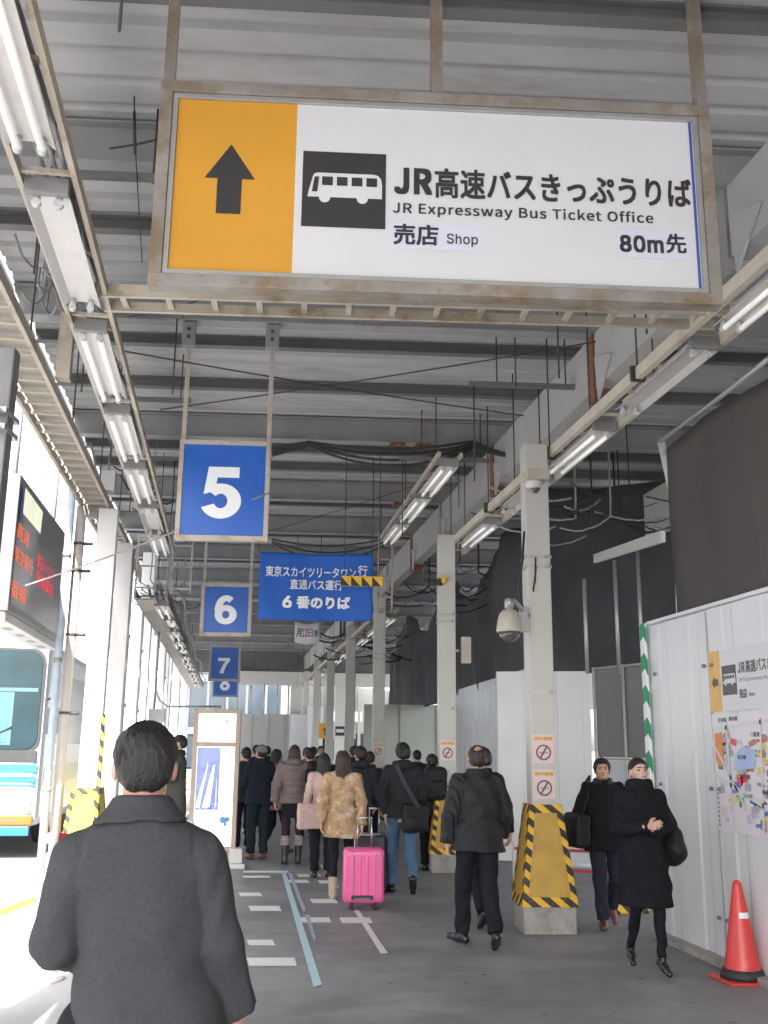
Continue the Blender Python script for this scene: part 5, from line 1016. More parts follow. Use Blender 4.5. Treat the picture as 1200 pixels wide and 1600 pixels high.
        part('hair', hfn, hc-[.13, .14, .12], hc+[.13, .14, .13], .0065 if h < .012 else .009, hm)
    elif hk in ('long', 'bob', 'tail'):
        zb = {'long': 1.36, 'bob': 1.47, 'tail': 1.50}[hk]
        def hfn(X, Y, Z):
            a, b, c = hf(X, Y, Z); D = ell(a, b, c, (0, -.012, 1.612), (.088*fk, .104, .104)); dn = prof(a, b, c, [zb-.02, zb, 1.45, 1.52, 1.62], [.07, .092, .100, .098, .088], [.03, .045, .055, .07, .09], [-.06, -.06, -.055, -.045, -.015]); dn = np.maximum(dn, np.maximum(zb-c, c-1.62)); D = smin(D, dn, .02)
            face_ = np.maximum(.045-b, c-1.648); D = np.maximum(D, -np.maximum(.030-b, np.abs(a)-.058+0*c)+np.where(c > 1.650, -1, 0)) if True else D
            th = np.arctan2(a, b+.03); return D+.004*np.sin(26*th+3*np.sin(9*c+rs))+.002*np.sin(61*th+rs)
        part('hair', hfn, hc-[.13, .17, .30], hc+[.13, .14, .13], .007 if h < .012 else .01, hm)
    elif hk == 'bun':
        def hfn(X, Y, Z):
            a, b, c = hf(X, Y, Z); D = ell(a, b, c, (0, -.012, 1.612), (.082, .102, .101)); D = smin(D, ell(a, b, c, (0, -.115, 1.60), (.035, .032, .035)), .01); cut = np.interp(b, [-.11, -.03, 0, .03, .06, .085], [1.53, 1.55, 1.600, 1.610, 1.634, 1.650]); D = np.maximum(D, cut-c); return D+.0012*np.sin(70*np.arctan2(a, c-1.55))
        part('hair', hfn, hc-[.12, .17, .12], hc+[.12, .12, .12], .007, hm)
    elif hk == 'cap':
        part('hair', lambda X, Y, Z: (lambda a, b, c: np.maximum(np.maximum(ell(a, b, c, (0, -.014, 1.600), (.080, .100, .09)), 1.53-c), b-.02))(*hf(X, Y, Z)), hc-[.12, .15, .12], hc+[.12, .14, .13], .01, hm)
        part('cap', lambda X, Y, Z: (lambda a, b, c: smin(np.maximum(ell(a, b, c, (0, -.008, 1.618), (.092, .110, .098)), 1.61-c), np.maximum(ell(a, b, c, (0, .09, 1.625), (.065, .075, .012)), .02-b), .008))(*hf(X, Y, Z)), hc-[.12, .15, .12], hc+[.12, .2, .14], .008, mat('cap_grey', (.16, .17, .19), .8, 0, .2, 20, bump=.4))
    # ---- top garment
    T = dict(kind='jacket', hem=.84, m=None, slim=1., fold=.004, sleeve=.052); T.update(top or {}); hem = T['hem']; sl = T['slim']; kd = T['kind']
    zs = [.40, hem, .95, 1.08, 1.22, 1.33, 1.40, 1.445, 1.475, 1.50]; fl = T.get('flare', .02); w0 = .165 if female else .185
    aa = np.array([w0+fl, w0+fl, w0+fl*.5, w0-.01-(.012 if female else 0), w0+.005, w0+.01, w0-.015, .105, .078, .072])*sl; bb = np.array([.135+fl, .135+fl, .13+fl*.5, .118, .128, .122, .10, .082, .074, .070])*sl
    def topf(X, Y, Z):
        D = prof(X-T.get('shear', 0)*np.clip(1.36-Z, 0, 1), Y, Z, zs, aa, bb, sq=2.3); D = np.maximum(D, Z-T.get('neck', 1.478)); sh = smin(cap(X, Y, Z, (-.03, -.015, 1.425), J['sL']-[0, 0, .012], .05*sl, .060*sl, fy=1.15), cap(X, Y, Z, (.03, -.015, 1.425), J['sR']-[0, 0, .012], .05*sl, .060*sl, fy=1.15), .03); D = smin(D, sh, .045)
        if kd == 'fur': D = D+.006*np.sin(70*X+3*np.sin(30*Z))*np.sin(65*Z+40*Y)
        if kd == 'puffer': D = D-.012*np.abs(np.sin(np.pi*Z/.085))**.7+.006
        if T.get('seam'): D = D+.005*np.exp(-((np.abs(X)-.150-.22*np.clip(1.36-Z, 0, .2))/.009)**2)*(Z > 1.14)*(Y < 0)+.0035*np.exp(-((Z-1.30-.15*np.abs(X))/.010)**2)*0+.004*np.exp(-(X/.008)**2)*(Z < 1.0)*(Y < 0)
        D = D+folds(X, Y, Z, T['fold'], rs); D = np.maximum(D, hem+.008*np.sin(7*X+3*Y+rs)-Z)
        for S_ in 'LR':
            e, w, sh_ = J['e'+S_], J['w'+S_], J['s'+S_]; r = T['sleeve']*sl; dw = (w-e)/np.linalg.norm(w-e)
            A = smin(cap(X, Y, Z, sh_, e, r+.012, r+.002), cap(X, Y, Z, e, w+dw*.03, r+.002, r-.006), .025)
            if kd == 'puffer': 
                tt = ((X-sh_[0])*(e-sh_)[0]+(Y-sh_[1])*(e-sh_)[1]+(Z-sh_[2])*(e-sh_)[2])/np.linalg.norm(e-sh_); A = A-.009*np.abs(np.sin(np.pi*tt/.075))
            if kd == 'fur': A = A+.005*np.sin(70*X+3*np.sin(30*Z))*np.sin(65*Z+40*Y)
            A = A+(.55 if T.get('seam') else .9)*T['fold']*np.sin(34*Z+8*np.sin(14*X+10*Y+rs)); A = np.maximum(A, half(X, Y, Z, w+dw*.012, dw))
            D = smin(D, A, .012)
        return D
    part(T.get('name', 'coat' if kd in ('coat', 'fur') else 'jacket'), topf, (-.50, -.45, hem-.02), (.50, .45, 1.51), h, T['m'])
    if T.get('collar'):
        ck = T['collar']
        if ck == 'wide':     # broad folded coat collar
            f = lambda X, Y, Z: (lambda z0: np.maximum(np.maximum(prof(X, Y, Z, [1.40, 1.43, 1.47, 1.515], [.150, .142, .100, .074], [.125, .112, .088, .078], [-.012, -.012, -.01, -.008], 2.2), z0-Z), Z-1.512+.25*(Y+.05)*(Y > -.05)))(1.446-.07*np.abs(X)+.03*X+.10*np.maximum(Y, 0))
            part('collar', f, (-.2, -.18, 1.38), (.2, .18, 1.53), min(h, .008), T['m'])
        elif ck == 'hood': part('hood', lambda X, Y, Z: np.maximum(smin(ell(X, Y, Z, (0, -.085, 1.455), (.125, .085, .065)), cap(X, Y, Z, (-.09, 0, 1.47), (.09, 0, 1.47), .03, fy=2.4), .03)+folds(X, Y, Z, .006, rs), -ell(X, Y, Z, (0, .02, 1.56), (.075, .09, .12))), (-.18, -.2, 1.36), (.18, .15, 1.56), min(h, .011), T.get('hm', T['m']))
        elif ck == 'stand': part('collar', lambda X, Y, Z: np.maximum(np.maximum(np.abs(prof(X, Y, Z, [1.42, 1.46, 1.505], [.13, .096, .082], [.10, .086, .078], [-.01, -.008, 0]))-.011, np.maximum(Z-1.505+.25*np.maximum(Y, 0), 1.43-Z)), .03-np.abs(X)-(Y < .03)), (-.16, -.14, 1.42), (.16, .14, 1.53), min(h, .009), T.get('cm', T['m']))
        elif ck == 'scarf': part('scarf', lambda X, Y, Z: smin(smin(np.sqrt((np.sqrt((X/1.05)**2+((Y+.005)/1.0)**2)-.075)**2+((Z-1.485-.05*Y)*.9)**2)-.040, np.sqrt((np.sqrt(X**2+Y**2)-.095)**2+(Z-1.44)**2)-.034, .02), ell(X, Y, Z, (0, .09, 1.40), (.07, .05, .08)), .02)+folds(X, Y, Z, .008, rs), (-.17, -.16, 1.30), (.17, .17, 1.56), min(h, .009), T.get('cm', T['m']))
    # ---- legs
    Bt = dict(kind='trousers', m=None, hemz=None); Bt.update(bottom or {})
    def legs(rh, rk, ra, cutz=True):
        def f(X, Y, Z):
            D = ell(X, Y, Z, (0, 0, .93), (.165, .115, .11))
            for S_ in 'LR':
                k, a, hp = J['k'+S_], J['a'+S_], J['h'+S_]; L1 = cap(X, Y, Z, hp, k, rh, rk); da = (a-k)/np.linalg.norm(a-k); L2 = cap(X, Y, Z, k, a+da*.02, rk, ra)
                L2 = smin(L2, cap(X, Y, Z, k+(a-k)*.3-[0, .015, 0], k+(a-k)*.5, rk*.98, rk*.75), .03) if rk < .05 else L2
                L = smin(L1, L2, .025)+(.0 if rk < .05 else .004*np.sin(30*Z+6*np.sin(12*X+rs))*np.clip((.9-Z)*3, 0, 1)*(1+1.2*np.exp(-((Z-a[2]-.08)/.06)**2))); L = np.maximum(L, half(X, Y, Z, a-da*.005, da)); D = smin(D, L, .012)
            return D
        return f
    if Bt['kind'] == 'trousers': w_ = Bt.get('w', 1.08); part(Bt.get('name', 'trousers'), legs(.092*w_, .068*w_, .060*w_), (-.3, -.5, .04), (.3, .55, 1.05), h, Bt['m'])
    else:
        part('tights', legs(.078, .052, .036) if True else None, (-.3, -.5, .04), (.3, .55, 1.0), min(h, .011), Bt['m'])
        if Bt['kind'] == 'skirt': part('skirt', lambda X, Y, Z: np.maximum(prof(X, Y, Z, [Bt['hemz'], .9, 1.0], [.165, .165, .14], [.13, .125, .10])+folds(X, Y, Z, .005, rs), np.maximum(Bt['hemz']-Z, Z-.98)), (-.22, -.2, Bt['hemz']-.02), (.22, .2, 1.0), h, Bt.get('m2', Bt['m']))
    # ---- shoes
    Sh = dict(kind='shoe', m=None); Sh.update(shoes or {})
    for S_ in 'LR':
        a, k = J['a'+S_], J['k'+S_]; Rf = Rm('z', J['y'+S_]) @ Rm('x', J['f'+S_]); fo = lambda p: a+Rf @ np.array(p, float)
        fm_ = .86 if female else 1.
        def shf(X, Y, Z):
            px, py, pz = X-a[0], Y-a[1], Z-a[2]; u = Rf[0, 0]*px+Rf[1, 0]*py+Rf[2, 0]*pz; v = Rf[0, 1]*px+Rf[1, 1]*py+Rf[2, 1]*pz; w = Rf[0, 2]*px+Rf[1, 2]*py+Rf[2, 2]*pz
            heel = Sh['kind'] in ('heel', 'heelboot'); zt = -.050
            D = cap(u, v, w, (0, -.035*fm_, -.045), (0, .06*fm_, -.052), .042*fm_, .040*fm_); D = smin(D, cap(u, v, w, (0, .05, -.056), (0, .150*fm_, -.062), .040*fm_, .030*fm_), .02); D = smin(D, cap(u, v, w, (0, -.01, -.03), (0, -.005, .0), .040*fm_, .038*fm_), .02)
            D = np.maximum(D, -.085-w)
            if heel: D = np.minimum(D, np.maximum(cap(u, v, w, (0, -.05, -.05), (0, -.052, -.085), .016, .010), -.086-w))
            return D
        fs = [shf]; hi_z = a[2]+.08
        if Sh['kind'] in ('boot', 'furboot', 'heelboot'):
            up = .24 if Sh['kind'] != 'boot' else .16; dk = (k-a)/np.linalg.norm(k-a); c2 = a+dk*up
            fs.append(lambda X, Y, Z: np.maximum(cap(X, Y, Z, a-dk*.03, c2, .047, .058), half(X, Y, Z, c2, dk))); hi_z = c2[2]+.06
        V, Q = surfnet(lambda X, Y, Z: union([g_(X, Y, Z) for g_ in fs], .02), a-[.16, .22, .16], np.array([a[0]+.16, a[1]+.26, hi_z]), min(h, .010)); link_vq('boot' if 'boot' in Sh['kind'] else 'shoe', [(fin(V), Q)], Sh['m'], t)
        if Sh['kind'] == 'furboot':
            V, Q = surfnet(lambda X, Y, Z: np.maximum(cap(X, Y, Z, c2-dk*.05, c2+dk*.03, .066, .072)+.006*np.sin(80*X)*np.sin(80*Z+50*Y), -half(X, Y, Z, c2-dk*.06, dk)), c2-.12, c2+.12, .012); link_vq('fur_cuff', [(fin(V), Q)], Sh['m2'], t)
    # floor contact: shift so that the lowest point touches z = 0
    zmin = min(min((c.matrix_local.translation.z for c in t.children)), 9); 
    lowest = min(c.location.z for c in t.children); t.location.z = -lowest
    t['_s'] = s
    return t
def strands(t, J_head, n, s, m, seed=1, th=1.):
    """hair strands combed down and back over the scalp of a back view head"""
    rr = random.Random(seed); mb = MB(); NP = np.array([0, -.01, 1.47]); R = J_head; c = np.array([0, -.012, 1.612]); ra = np.array([.082 if th < 1.5 else .086, .100, .100])
    for i in range(n):
        az = rr.uniform(-math.pi, math.pi); el = rr.uniform(.0, 1.5); crown = np.array([.01, -.045, 1.0])
        d = np.array([math.cos(el)*math.sin(az), -math.cos(el)*math.cos(az), math.sin(el)]); p = c+d*ra
        if p[1] > .025 and (p[2] < 1.66 or th > 1.5): continue
        if abs(p[0]) > .055 and p[2] < 1.615 and p[1] > -.045: continue
        pts = []; q_ = p.copy(); L = rr.uniform(.04, .085); sw = rr.uniform(-.35, .35)
        for k in range(4):
            pts.append(q_.copy()); nrm = (q_-c)/ra**2; nrm /= np.linalg.norm(nrm); dn = np.array([sw*.5+(q_[0]*1.5), -.35 if q_[2] > 1.68 else 0, -1.]); dn = dn-dn.dot(nrm)*nrm; dn /= np.linalg.norm(dn); q_ = q_+dn*L/3
            e = (q_-c)/ra; q_ = c+e/np.linalg.norm(e)*ra*(1.0+.016*(k+1)/3*rr.uniform(.2, 2.6)) if q_[2] > 1.56 else q_+np.array([0, -.001, 0])
        if pts[-1][2] < 1.520: continue
        pts = [(NP+R @ (w-NP))*s for w in pts]; mb.tube(pts, [.0014*s*th, .0020*s*th, .0016*s*th, .0003*s*th], 3, cap=False)
    o = mb.build('hair_strand', m, t, local=True); return tag(o, kind='stuff')
# materials of the clothes
c_grey = cloth('grey_wool', (.058, .060, .066), sc=90, var=.13, bump=.5, bs=500)
c_black = cloth('black_parka', (.020, .021, .025), r=.6, spec=.3); c_blackw = cloth('black_wool', (.014, .0145, .018)); c_navy = cloth('navy_jacket', (.020, .024, .040)); c_trs = cloth('dark_trousers', (.017, .018, .024)); c_trn = cloth('navy_trousers', (.028, .030, .046))
c_puff = cloth('taupe_puffer', (.17, .125, .125), r=.5, spec=.4, bump=.2, bs=40); c_jean = cloth('blue_denim', (.085, .15, .25), c2=(.16, .25, .36), th=.6, sc=5, var=.2); c_olive = cloth('olive_coat', (.075, .078, .072)); c_fur = cloth('fur_coat', (.47, .31, .18), sc=9, var=.3, c2=(.74, .64, .54), th=.60, bump=1., bs=120, r=.9)
c_shoe = mat('black_leather', (.015, .015, .017), .3, 0, .1, 10, coat=.3); c_brown = mat('brown_leather', (.16, .06, .04), .45, 0, .2, 10); c_tight = cloth('black_tights', (.014, .013, .018), r=.7); c_cream = cloth('cream_suede', (.50, .40, .30)); c_furc = cloth('grey_fur', (.30, .28, .27), sc=40, var=.4, bump=1., bs=100); c_pink = cloth('pale_pink_wool', (.58, .42, .38)); c_slate = cloth('slate_coat', (.030, .033, .040)); c_mauve = cloth('mauve_coat', (.22, .15, .15)); c_white = cloth('white_collar_cloth', (.55, .54, .52)); c_hoodk = cloth('charcoal_hoodie', (.030, .031, .036)); c_blueg = cloth('petrol_trousers', (.020, .032, .040))
W2 = lambda x_, y_, rz, p: (x_+math.cos(math.radians(rz))*p[0]-math.sin(math.radians(rz))*p[1], y_+math.sin(math.radians(rz))*p[0]+math.cos(math.radians(rz))*p[1], p[2])
# ---- foreground man
fgx, fgy = -.218, 2.98
fg = person('man in a charcoal grey wool coat seen from behind, large in the lower left foreground', fgx, fgy, 2, 1.705, pose=dict(walk('L', .18), sL=(-.168, -.015, 1.342), sR=(.168, -.015, 1.342), eL=(-.20, -.045, 1.135), wL=(-.12, .17, 1.06), eR=(.232, -.02, 1.12), wR=(.288, .03, .945), hdL=(.6, .8, -.1), hdR=(-.05, .2, -1)),
    top=dict(kind='coat', hem=.66, m=c_grey, fold=.005, sleeve=.058, flare=.04, collar='wide', neck=1.47, shear=.12, slim=1.0, seam=True), bottom=dict(m=c_trs), shoes=dict(m=c_shoe), hair='thick', head=(0, 0), h=.0085, hands=(True, True), skin=mat('skin_ruddy', (.60, .31, .23), .5, 0, .05, 12))
strands(fg, np.eye(3), 7500, 1.705/1.70, m_hair, 3)
# ---- balding man in the black parka
bm_ = person('balding man in a black hooded parka and dark trousers walking away, centre right', 2.20, 8.78, 0, 1.655, pose=dict(walk('L', .20), aR=(.11, -.17, .14), fR=-30, eL=(-.25, -.04, 1.10), wL=(-.27, .02, .885), eR=(.25, .0, 1.12), wR=(.25, .12, .93), yL=35), top=dict(kind='jacket', hem=.80, m=c_black, sleeve=.064, slim=1.12, flare=.03, fold=.010, collar='stand'), bottom=dict(m=c_trs), shoes=dict(m=c_shoe), hair='bald', head=(-6, 6), h=.0105, hairmat=mat('thin_hair', (.030, .018, .015), .45, 0, .4, 60, bump=.6, bs=90, stretch=(3, 3, .5)))
person('man with glasses mostly hidden behind the balding man in the parka', 2.53, 9.9, 8, 1.655, pose=walk('R'), top=dict(kind='jacket', hem=.82, m=c_navy, collar='stand'), bottom=dict(m=c_trs), shoes=dict(m=c_shoe), head=(25, 0), h=.015)
# ---- couple in black
cpl = person('black-haired man in a black coat walking towards the camera behind the woman with folded arms', 3.72, 9.75, 172, 1.56, pose=dict(walk('R', .20), eL=(-.24, -.03, 1.12), wL=(-.25, .06, .92), eR=(.26, -.04, 1.12), wR=(.28, .02, .90)), top=dict(kind='coat', hem=.76, m=c_blackw, sleeve=.060, slim=1.10, flare=.035, fold=.010, collar='stand', cm=c_black), bottom=dict(m=c_trn), shoes=dict(m=c_brown), hair='thick', head=(-8, 4), h=.0105, face=True)
person('woman in a knee-length black coat and scarf with folded arms, walking beside the hoarding', 3.31, 7.86, 176, 1.575, female=True, pose=dict(walk('L', .17), hL=(-.075, 0, .9), hR=(.075, 0, .9), kL=(-.075, .11, .50), aL=(-.07, .16, .11), kR=(.075, 0, .49), aR=(.085, -.17, .15), fL=-18, fR=-34, sL=(-.15, -.01, 1.375), sR=(.15, -.01, 1.375), eL=(-.235, .04, 1.13), wL=(-.03, .195, 1.12), eR=(.225, .04, 1.12), wR=(.03, .235, 1.15), hdL=(1, .12, .0), hdR=(-1, -.12, .10), tL=(0, 0, 1), tR=(0, 0, 1)),
    top=dict(kind='coat', hem=.50, m=c_blackw, sleeve=.055, flare=.05, fold=.008, slim=1.05, collar='scarf', cm=cloth('black_scarf', (.014, .014, .016), bump=.8, bs=90)), bottom=dict(kind='tights', m=c_tight), shoes=dict(kind='heel', m=c_shoe), hair='bun', head=(4, 8), h=.0095, face=True, skin=m_skinf, hands=(False, True), curl=.35)
strands(cpl, Rm('z', -8) @ Rm('x', 4), 1100, 1.56/1.7, m_hair, 5, 2.)
# ---- jeans man
jm = person('man in a black jacket and blue jeans with a bag slung across his back', 2.10, 12.0, -4, 1.70, pose=dict(walk('L', .20), aR=(.11, -.20, .20), fR=-55, eL=(-.255, -.06, 1.12), wL=(-.20, -.06, .91)), top=dict(kind='jacket', hem=.86, m=c_hoodk, collar='hood', sleeve=.056, fold=.010), bottom=dict(m=c_jean, name='jeans', w=1.02), shoes=dict(m=c_shoe), hair='thick', head=(6, 4), h=.012)
strands(jm, Rm('z', 6) @ Rm('x', 4), 1100, 1.0, m_hair, 6, 2.2)
# ---- fur coat woman
person('woman in a tan and white fur coat with brown hair, pulling the pink suitcase', 1.36, 11.75, -6, 1.60, female=True, pose=dict(walk('L', .12), aL=(-.09, -.02, .09), kL=(-.085, .04, .49), fL=0, aR=(.10, .20, .10), kR=(.09, .13, .5), fR=4, eR=(.235, -.06, 1.10), wR=(.245, -.10, .86)), top=dict(kind='fur', hem=.70, m=c_fur, sleeve=.058, flare=.045, fold=.005, slim=1.05, neck=1.48), bottom=dict(kind='tights', m=c_tight), shoes=dict(kind='boot', m=c_cream), hair='long', head=(18, 2), h=.0115, hairmat=m_hairb)
# ---- puffer woman
person('woman in a taupe quilted puffer jacket, shorts and fur-topped boots seen from behind', 1.03, 15.1, 4, 1.66, female=True, pose=dict(eL=(-.25, -.02, 1.13), wL=(-.26, .04, .90)), top=dict(kind='puffer', hem=.86, m=c_puff, sleeve=.062, slim=1.16, flare=.01, fold=.003, collar='hood'), bottom=dict(kind='skirt', hemz=.66, m=cloth('plum_tights', (.045, .025, .035)), m2=c_trs), shoes=dict(kind='furboot', m=c_shoe, m2=c_furc), hair='bob', head=(-10, 0), h=.012, hairmat=m_hairb)
# ---- cap man
person('man in a grey cap and dark navy coat standing right of the poster board', .56, 15.8, 20, 1.66, pose=dict(eL=(-.22, .05, 1.12), wL=(-.10, .22, 1.08), hdL=(.6, .6, .2)), top=dict(kind='coat', hem=.80, m=c_navy, sleeve=.058, slim=1.08, collar='stand'), bottom=dict(m=c_blueg), shoes=dict(m=c_brown), hair='cap', head=(12, 10), h=.0125)
# ---- masked man
person('man in an olive grey coat and white mask facing left behind the foreground man', PY(277, 1200, 15.3)[0], 15.3, 88, 1.79, pose=dict(eR=(.22, .02, 1.14), wR=(.16, .24, 1.06), hdR=(-.3, 1, 0), eL=(-.22, .02, 1.14), wL=(-.16, .24, 1.06), hdL=(.3, 1, 0)), top=dict(kind='coat', hem=.62, m=c_olive, collar='stand', cm=c_slate), bottom=dict(m=c_trs), shoes=dict(m=c_shoe), hair='short', head=(0, 0), h=.0125, face=True)
# ---- the rest of the crowd
crowd = [
 ('person in dark blue half hidden behind the poster board post', .36, 16.9, 10, 1.62, dict(kind='coat', hem=.8, m=c_slate), c_trs, 'short', False, 0),
 ('woman in a mauve coat between the capped man and the puffer jacket', .86, 16.6, -55, 1.60, dict(kind='coat', hem=.72, m=c_mauve, collar='stand'), c_trs, 'bob', True, 0),
 ('dark-haired person in black just right of the puffer jacket', 1.42, 17.2, 5, 1.62, dict(kind='jacket', hem=.82, m=c_black), c_trs, 'short', False, 0),
 ('woman with long black hair and a pale pink coat left of the fur coat', 1.32, 13.6, 6, 1.56, dict(kind='coat', hem=.80, m=c_pink, slim=.98), c_tight, 'long', True, 0),
 ('person in a navy hooded jacket just behind the fur coat woman', 1.86, 14.0, 3, 1.655, dict(kind='jacket', hem=.82, m=c_slate, collar='hood'), c_trs, 'thick', False, 0),
 ('person in a dark coat left of the man in jeans, near the third column', 2.22, 15.6, 0, 1.58, dict(kind='coat', hem=.75, m=c_black, collar='stand'), c_trs, 'short', False, 0),
 ('person in a light collar and black backpack, just right of the man in jeans', 2.92, 14.3, 0, 1.56, dict(kind='jacket', hem=.80, m=c_black, slim=.95), c_trs, 'short', False, 0),
 ('distant person in a brown coat far down the walkway, centre', 1.9, 22.0, 10, 1.64, dict(kind='coat', hem=.7, m=c_mauve), c_trs, 'short', False, 0),
 ('distant person in dark clothes beyond the fourth column', 2.3, 24.5, 170, 1.66, dict(kind='jacket', hem=.8, m=c_slate), c_trs, 'short', False, 0),
 ('distant person in black far behind the capped man', 1.0, 24.0, 20, 1.64, dict(kind='jacket', hem=.8, m=c_black), c_trs, 'short', False, 0),
 ('distant person in navy beyond the masked man, left of the crowd', .62, 20.0, 12, 1.66, dict(kind='coat', hem=.75, m=c_navy), c_trs, 'short', False, 0),
 ('distant person in olive between the puffer jacket and the fur coat', 1.55, 19.2, -10, 1.63, dict(kind='coat', hem=.72, m=c_olive), c_trs, 'short', False, 0),
 ('distant dark-coated person beyond the navy hood', 2.45, 19.4, 8, 1.66, dict(kind='coat', hem=.75, m=c_slate, collar='stand'), c_trs, 'thick', False, 0),
 ('distant woman in a black coat beyond the fur coat', 2.05, 18.0, -15, 1.58, dict(kind='coat', hem=.66, m=c_blackw), c_tight, 'long', True, 0),
 ('distant person in black behind the light collar and backpack', 3.6, 19.0, 0, 1.60, dict(kind='jacket', hem=.8, m=c_black), c_trs, 'short', False, 0),
 ('distant person with a pale jacket far behind the mauve coat', 1.15, 27.0, 180, 1.62, dict(kind='jacket', hem=.8, m=cloth('beige_jacket', (.35, .28, .22))), c_trn, 'short', False, 0),
]
for i, (lb, x, y, rz, hh, tp, bm2, hr, fem, _) in enumerate(crowd):
    person(lb, x, y, rz, hh, pose=walk('LR'[i % 2], .16) if i % 3 else None, top=tp, bottom=dict(m=bm2), shoes=dict(m=c_shoe), hair=hr, female=fem, h=.0155 if y < 20 else .022, hands=(y < 20, y < 20), head=((-1)**i*12, 3), face=False)
# white mask on the masked man's face
mm = [o for o in bpy.data.objects if o.get('label', '').startswith('man in an olive')][0]
V, Q = surfnet(lambda X, Y, Z: np.maximum(np.maximum(ell(X, Y, Z, (0, .036, 1.548), (.066, .078, .072)), .03-Y), np.maximum(Z-1.582, 1.50-Z)), (-.09, .0, 1.48), (.09, .14, 1.60), .007); link_vq('mask', [(V*1.79/1.7, Q)], mat('mask_white', (.8, .8, .82), .7), mm)
# ================================================================ BAGS AND CASES
def bagmesh(name, parts, m, t, lo, hi, h=.012, k=.02):
    V, Q = surfnet(lambda X, Y, Z: union([f(X, Y, Z) for f in parts], k)+.003*np.sin(40*Z+20*X), lo, hi, h); o = link_vq(name, [(V, Q)], m, t); return o
def rbox(c, b, r): 
    def f(X, Y, Z):
        q = [np.abs(A-c[i])-b[i]+r for i, A in enumerate((X, Y, Z))]; return np.sqrt(sum(np.maximum(a, 0)**2 for a in q))+np.minimum(np.maximum(np.maximum(q[0], q[1]), q[2]), 0)-r
    return f
m_bag = cloth('black_nylon', (.014, .014, .017), r=.55, spec=.3, bump=.4, bs=60); m_bagg = cloth('grey_strap', (.06, .06, .068))
# pink suitcase
sx, sy = 1.52, 11.05; t = thing('suitcase', 'bright pink hard-shell suitcase with a telescopic handle rolling behind the fur coat woman', 'suitcase', (sx, sy, 0), math.radians(-4), local=True)
m_pk = mat('pink_shell', (.85, .12, .36), .28, 0, .03, 6, coat=.4)
V, Q = surfnet(lambda X, Y, Z: rbox((0, 0, .335), (.215, .125, .275), .05)(X, Y, Z)-.004*(np.abs(np.sin(np.pi*X/.075)) > .92)*(np.abs(Z-.335) < .2), (-.23, -.14, .04), (.23, .14, .63), .007); link_vq('shell', [(V, Q)], m_pk, t)
mb = MB()
for x in (-.115, .125): mb.box(x-.004, x+.004, -.131, -.127, .10, .58)
mb.build('groove', m_grey, t, local=True)
mb = MB(); mb.box(-.13, .10, -.134, -.122, .10, .145); mb.build('side_handle_recess', m_cable, t, bevel=.004, local=True); mb = MB(); mb.box(-.10, .07, -.142, -.132, .105, .118); mb.build('side_handle', m_grey, t, bevel=.003, local=True)
mb = MB()
for x in (-.06, .09): mb.tube([(x, .09, .60), (x, .09, .90)], .009, 8)
mb.tube([(-.065, .09, .905), (.095, .09, .905)], .014, 8); mb.build('telescopic_handle', mat('steel', (.55, .55, .55), .25, .9), t, local=True)
for x in (-.12, .12):
    for yy_ in (-.10, .10): mb = MB(); mb.tube([(x-.014, yy_, .026), (x+.014, yy_, .026)], .026, 14); mb.tube([(x, yy_, .03), (x, yy_, .075)], .014, 8); mb.build('wheel', m_cable, t, local=True)
# silver and black suitcase
t = thing('suitcase', 'dark suitcase with a silver left side held by the man in jeans', 'suitcase', (1.80, 12.25, 0), math.radians(-28), local=True)
V, Q = surfnet(rbox((0, 0, .35), (.19, .13, .29), .035), (-.2, -.14, .05), (.2, .14, .66), .01); link_vq('shell', [(V, Q)], mat('charcoal_shell', (.045, .043, .05), .45), t)
mb = MB(); mb.box(-.205, -.189, -.10, .10, .09, .62); mb.box(-.17, .05, -.12, .12, .636, .652); mb.build('silver_panel', mat('silver_shell', (.62, .62, .64), .3, .4), t, bevel=.005, local=True)
mb = MB()
for x in (-.08, .04): mb.tube([(x, .08, .64), (x, .08, .93)], .009, 8)
mb.tube([(-.09, .08, .935), (.05, .08, .935)], .013, 8); mb.build('telescopic_handle', mat('steel', (1, 1, 1)), t, local=True)
for x in (-.14, .14):
    for yy_ in (-.09, .09): mb = MB(); mb.tube([(x-.014, yy_, .028), (x+.014, yy_, .028)], .028, 12); mb.tube([(x, yy_, .03), (x, yy_, .07)], .014, 8); mb.build('wheel', m_cable, t, local=True)
# shoulder bag of the man in jeans
t = thing('shoulder_bag', 'dark shoulder bag with a wide grey strap on the hip of the man in jeans', 'shoulder bag', (2.22, 11.82, .7), 0, local=True)
bagmesh('bag_body', [rbox((0, 0, .16), (.155, .065, .16), .04), lambda X, Y, Z: ell(X, Y, Z, (-.02, -.02, .10), (.14, .07, .10))], m_bag, t, (-.2, -.12, -.02), (.2, .1, .36))
mb = MB(); P = [(-.21, .02, .70), (-.235, -.06, .755), (-.19, -.075, .65), (-.11, -.085, .50), (-.04, -.08, .38), (.04, -.06, .27)]
for a, b in zip(P[:-1], P[1:]): mb.bar(a, b, .050, .006, up=(0, -1, .3))
mb.build('strap', m_bagg, t, local=True)
# backpack
t = thing('backpack', 'rounded black backpack on the person right of the man in jeans', 'backpack', (2.93, 14.05, .95), 0, local=True)
bagmesh('bag_body', [rbox((0, 0, .22), (.16, .09, .23), .08), rbox((0, -.07, .14), (.12, .05, .12), .04)], m_bag, t, (-.2, -.16, -.04), (.2, .13, .48)); mb = MB()
for x in (-.09, .09): mb.tube([(x, .07, .42), (x, .13, .46), (x, .22, .42), (x*1.3, .26, .25), (x*1.2, .18, .05)], .016, 8)
mb.build('strap', m_bagg, t, local=True)
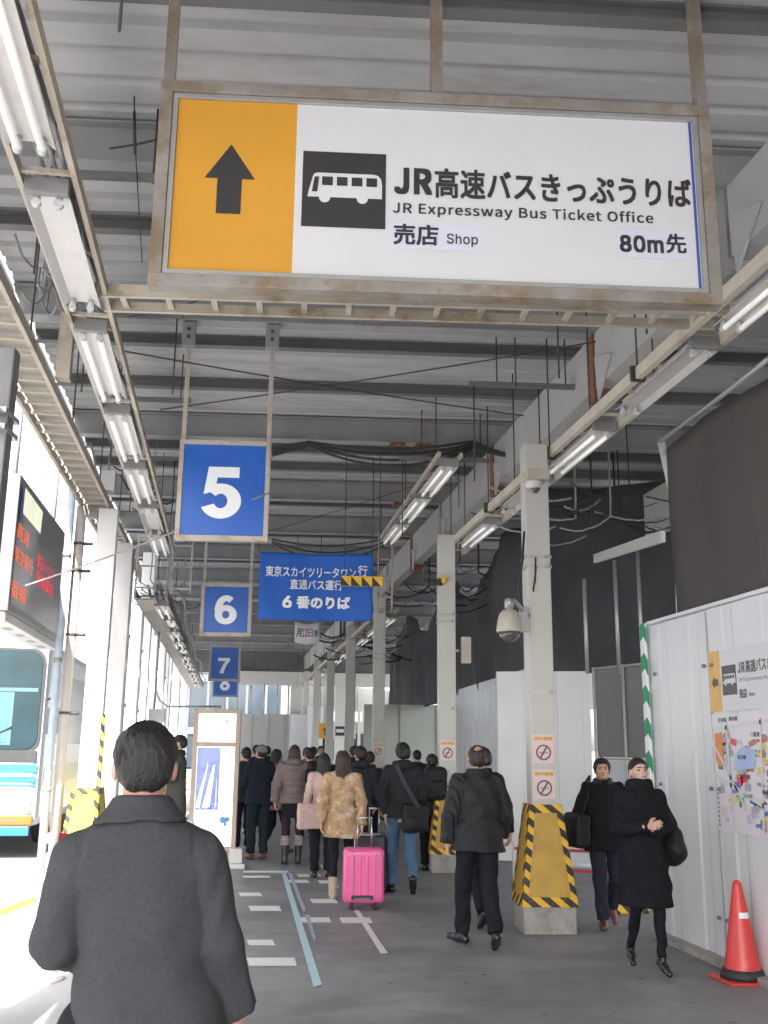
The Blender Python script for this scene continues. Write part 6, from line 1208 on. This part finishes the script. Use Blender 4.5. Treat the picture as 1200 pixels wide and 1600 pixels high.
# woman's bag
t = thing('handbag', 'big soft black handbag hanging from the shoulder of the woman with folded arms', 'handbag', (3.56, 7.86, .78), math.radians(-8), local=True)
bagmesh('bag_body', [lambda X, Y, Z: ell(X, Y, Z, (.0, 0, .15), (.085, .16, .15)), lambda X, Y, Z: ell(X, Y, Z, (.0, 0, .09), (.10, .17, .10))], m_bag, t, (-.14, -.22, -.04), (.14, .22, .34), .009, .04)
mb = MB(); mb.tube([(.0, -.12, .26), (-.04, -.07, .42), (-.10, -.02, .56), (-.13, .03, .50), (-.06, .09, .38), (0, .12, .26)], .011, 8); mb.build('strap', m_bag, t, local=True)
# man's bag
t = thing('shoulder_bag', 'black bag at the side of the man in black, next to the striped column', 'shoulder bag', (3.43, 9.72, .74), math.radians(10), local=True)
bagmesh('bag_body', [rbox((0, 0, .15), (.085, .15, .16), .05)], m_bag, t, (-.12, -.19, -.04), (.12, .19, .34)); mb = MB(); mb.tube([(.02, -.08, .29), (.10, -.05, .45), (.145, -.02, .66), (.14, .05, .6), (.04, .09, .29)], .012, 8); mb.build('strap', m_bag, t, local=True)
# dark handbag by the puffer woman
t = thing('handbag', 'small black bag carried on the right arm of the woman in the puffer jacket', 'handbag', (1.30, 15.0, 1.12), math.radians(15), local=True)
bagmesh('bag_body', [rbox((0, 0, .11), (.11, .07, .11), .05)], m_bag, t, (-.15, -.1, -.03), (.15, .1, .25)); mb = MB(); mb.tube([(-.08, 0, .2), (-.06, 0, .32), (.04, 0, .32), (.07, 0, .2)], .01, 8); mb.build('strap', m_bag, t, local=True)
t = thing('tote_bag', 'pale pink bag held by the woman left of the fur coat', 'bag', (1.12, 13.35, .62), math.radians(10), local=True)
bagmesh('bag_body', [rbox((0, 0, .16), (.15, .06, .16), .03)], c_pink, t, (-.18, -.1, -.03), (.18, .1, .35)); mb = MB(); mb.tube([(-.08, 0, .3), (-.05, 0, .45), (.05, 0, .45), (.08, 0, .3)], .01, 8); mb.build('strap', c_pink, t, local=True)
for o in list(bpy.data.objects):
    if '_s' in o.keys(): del o['_s']
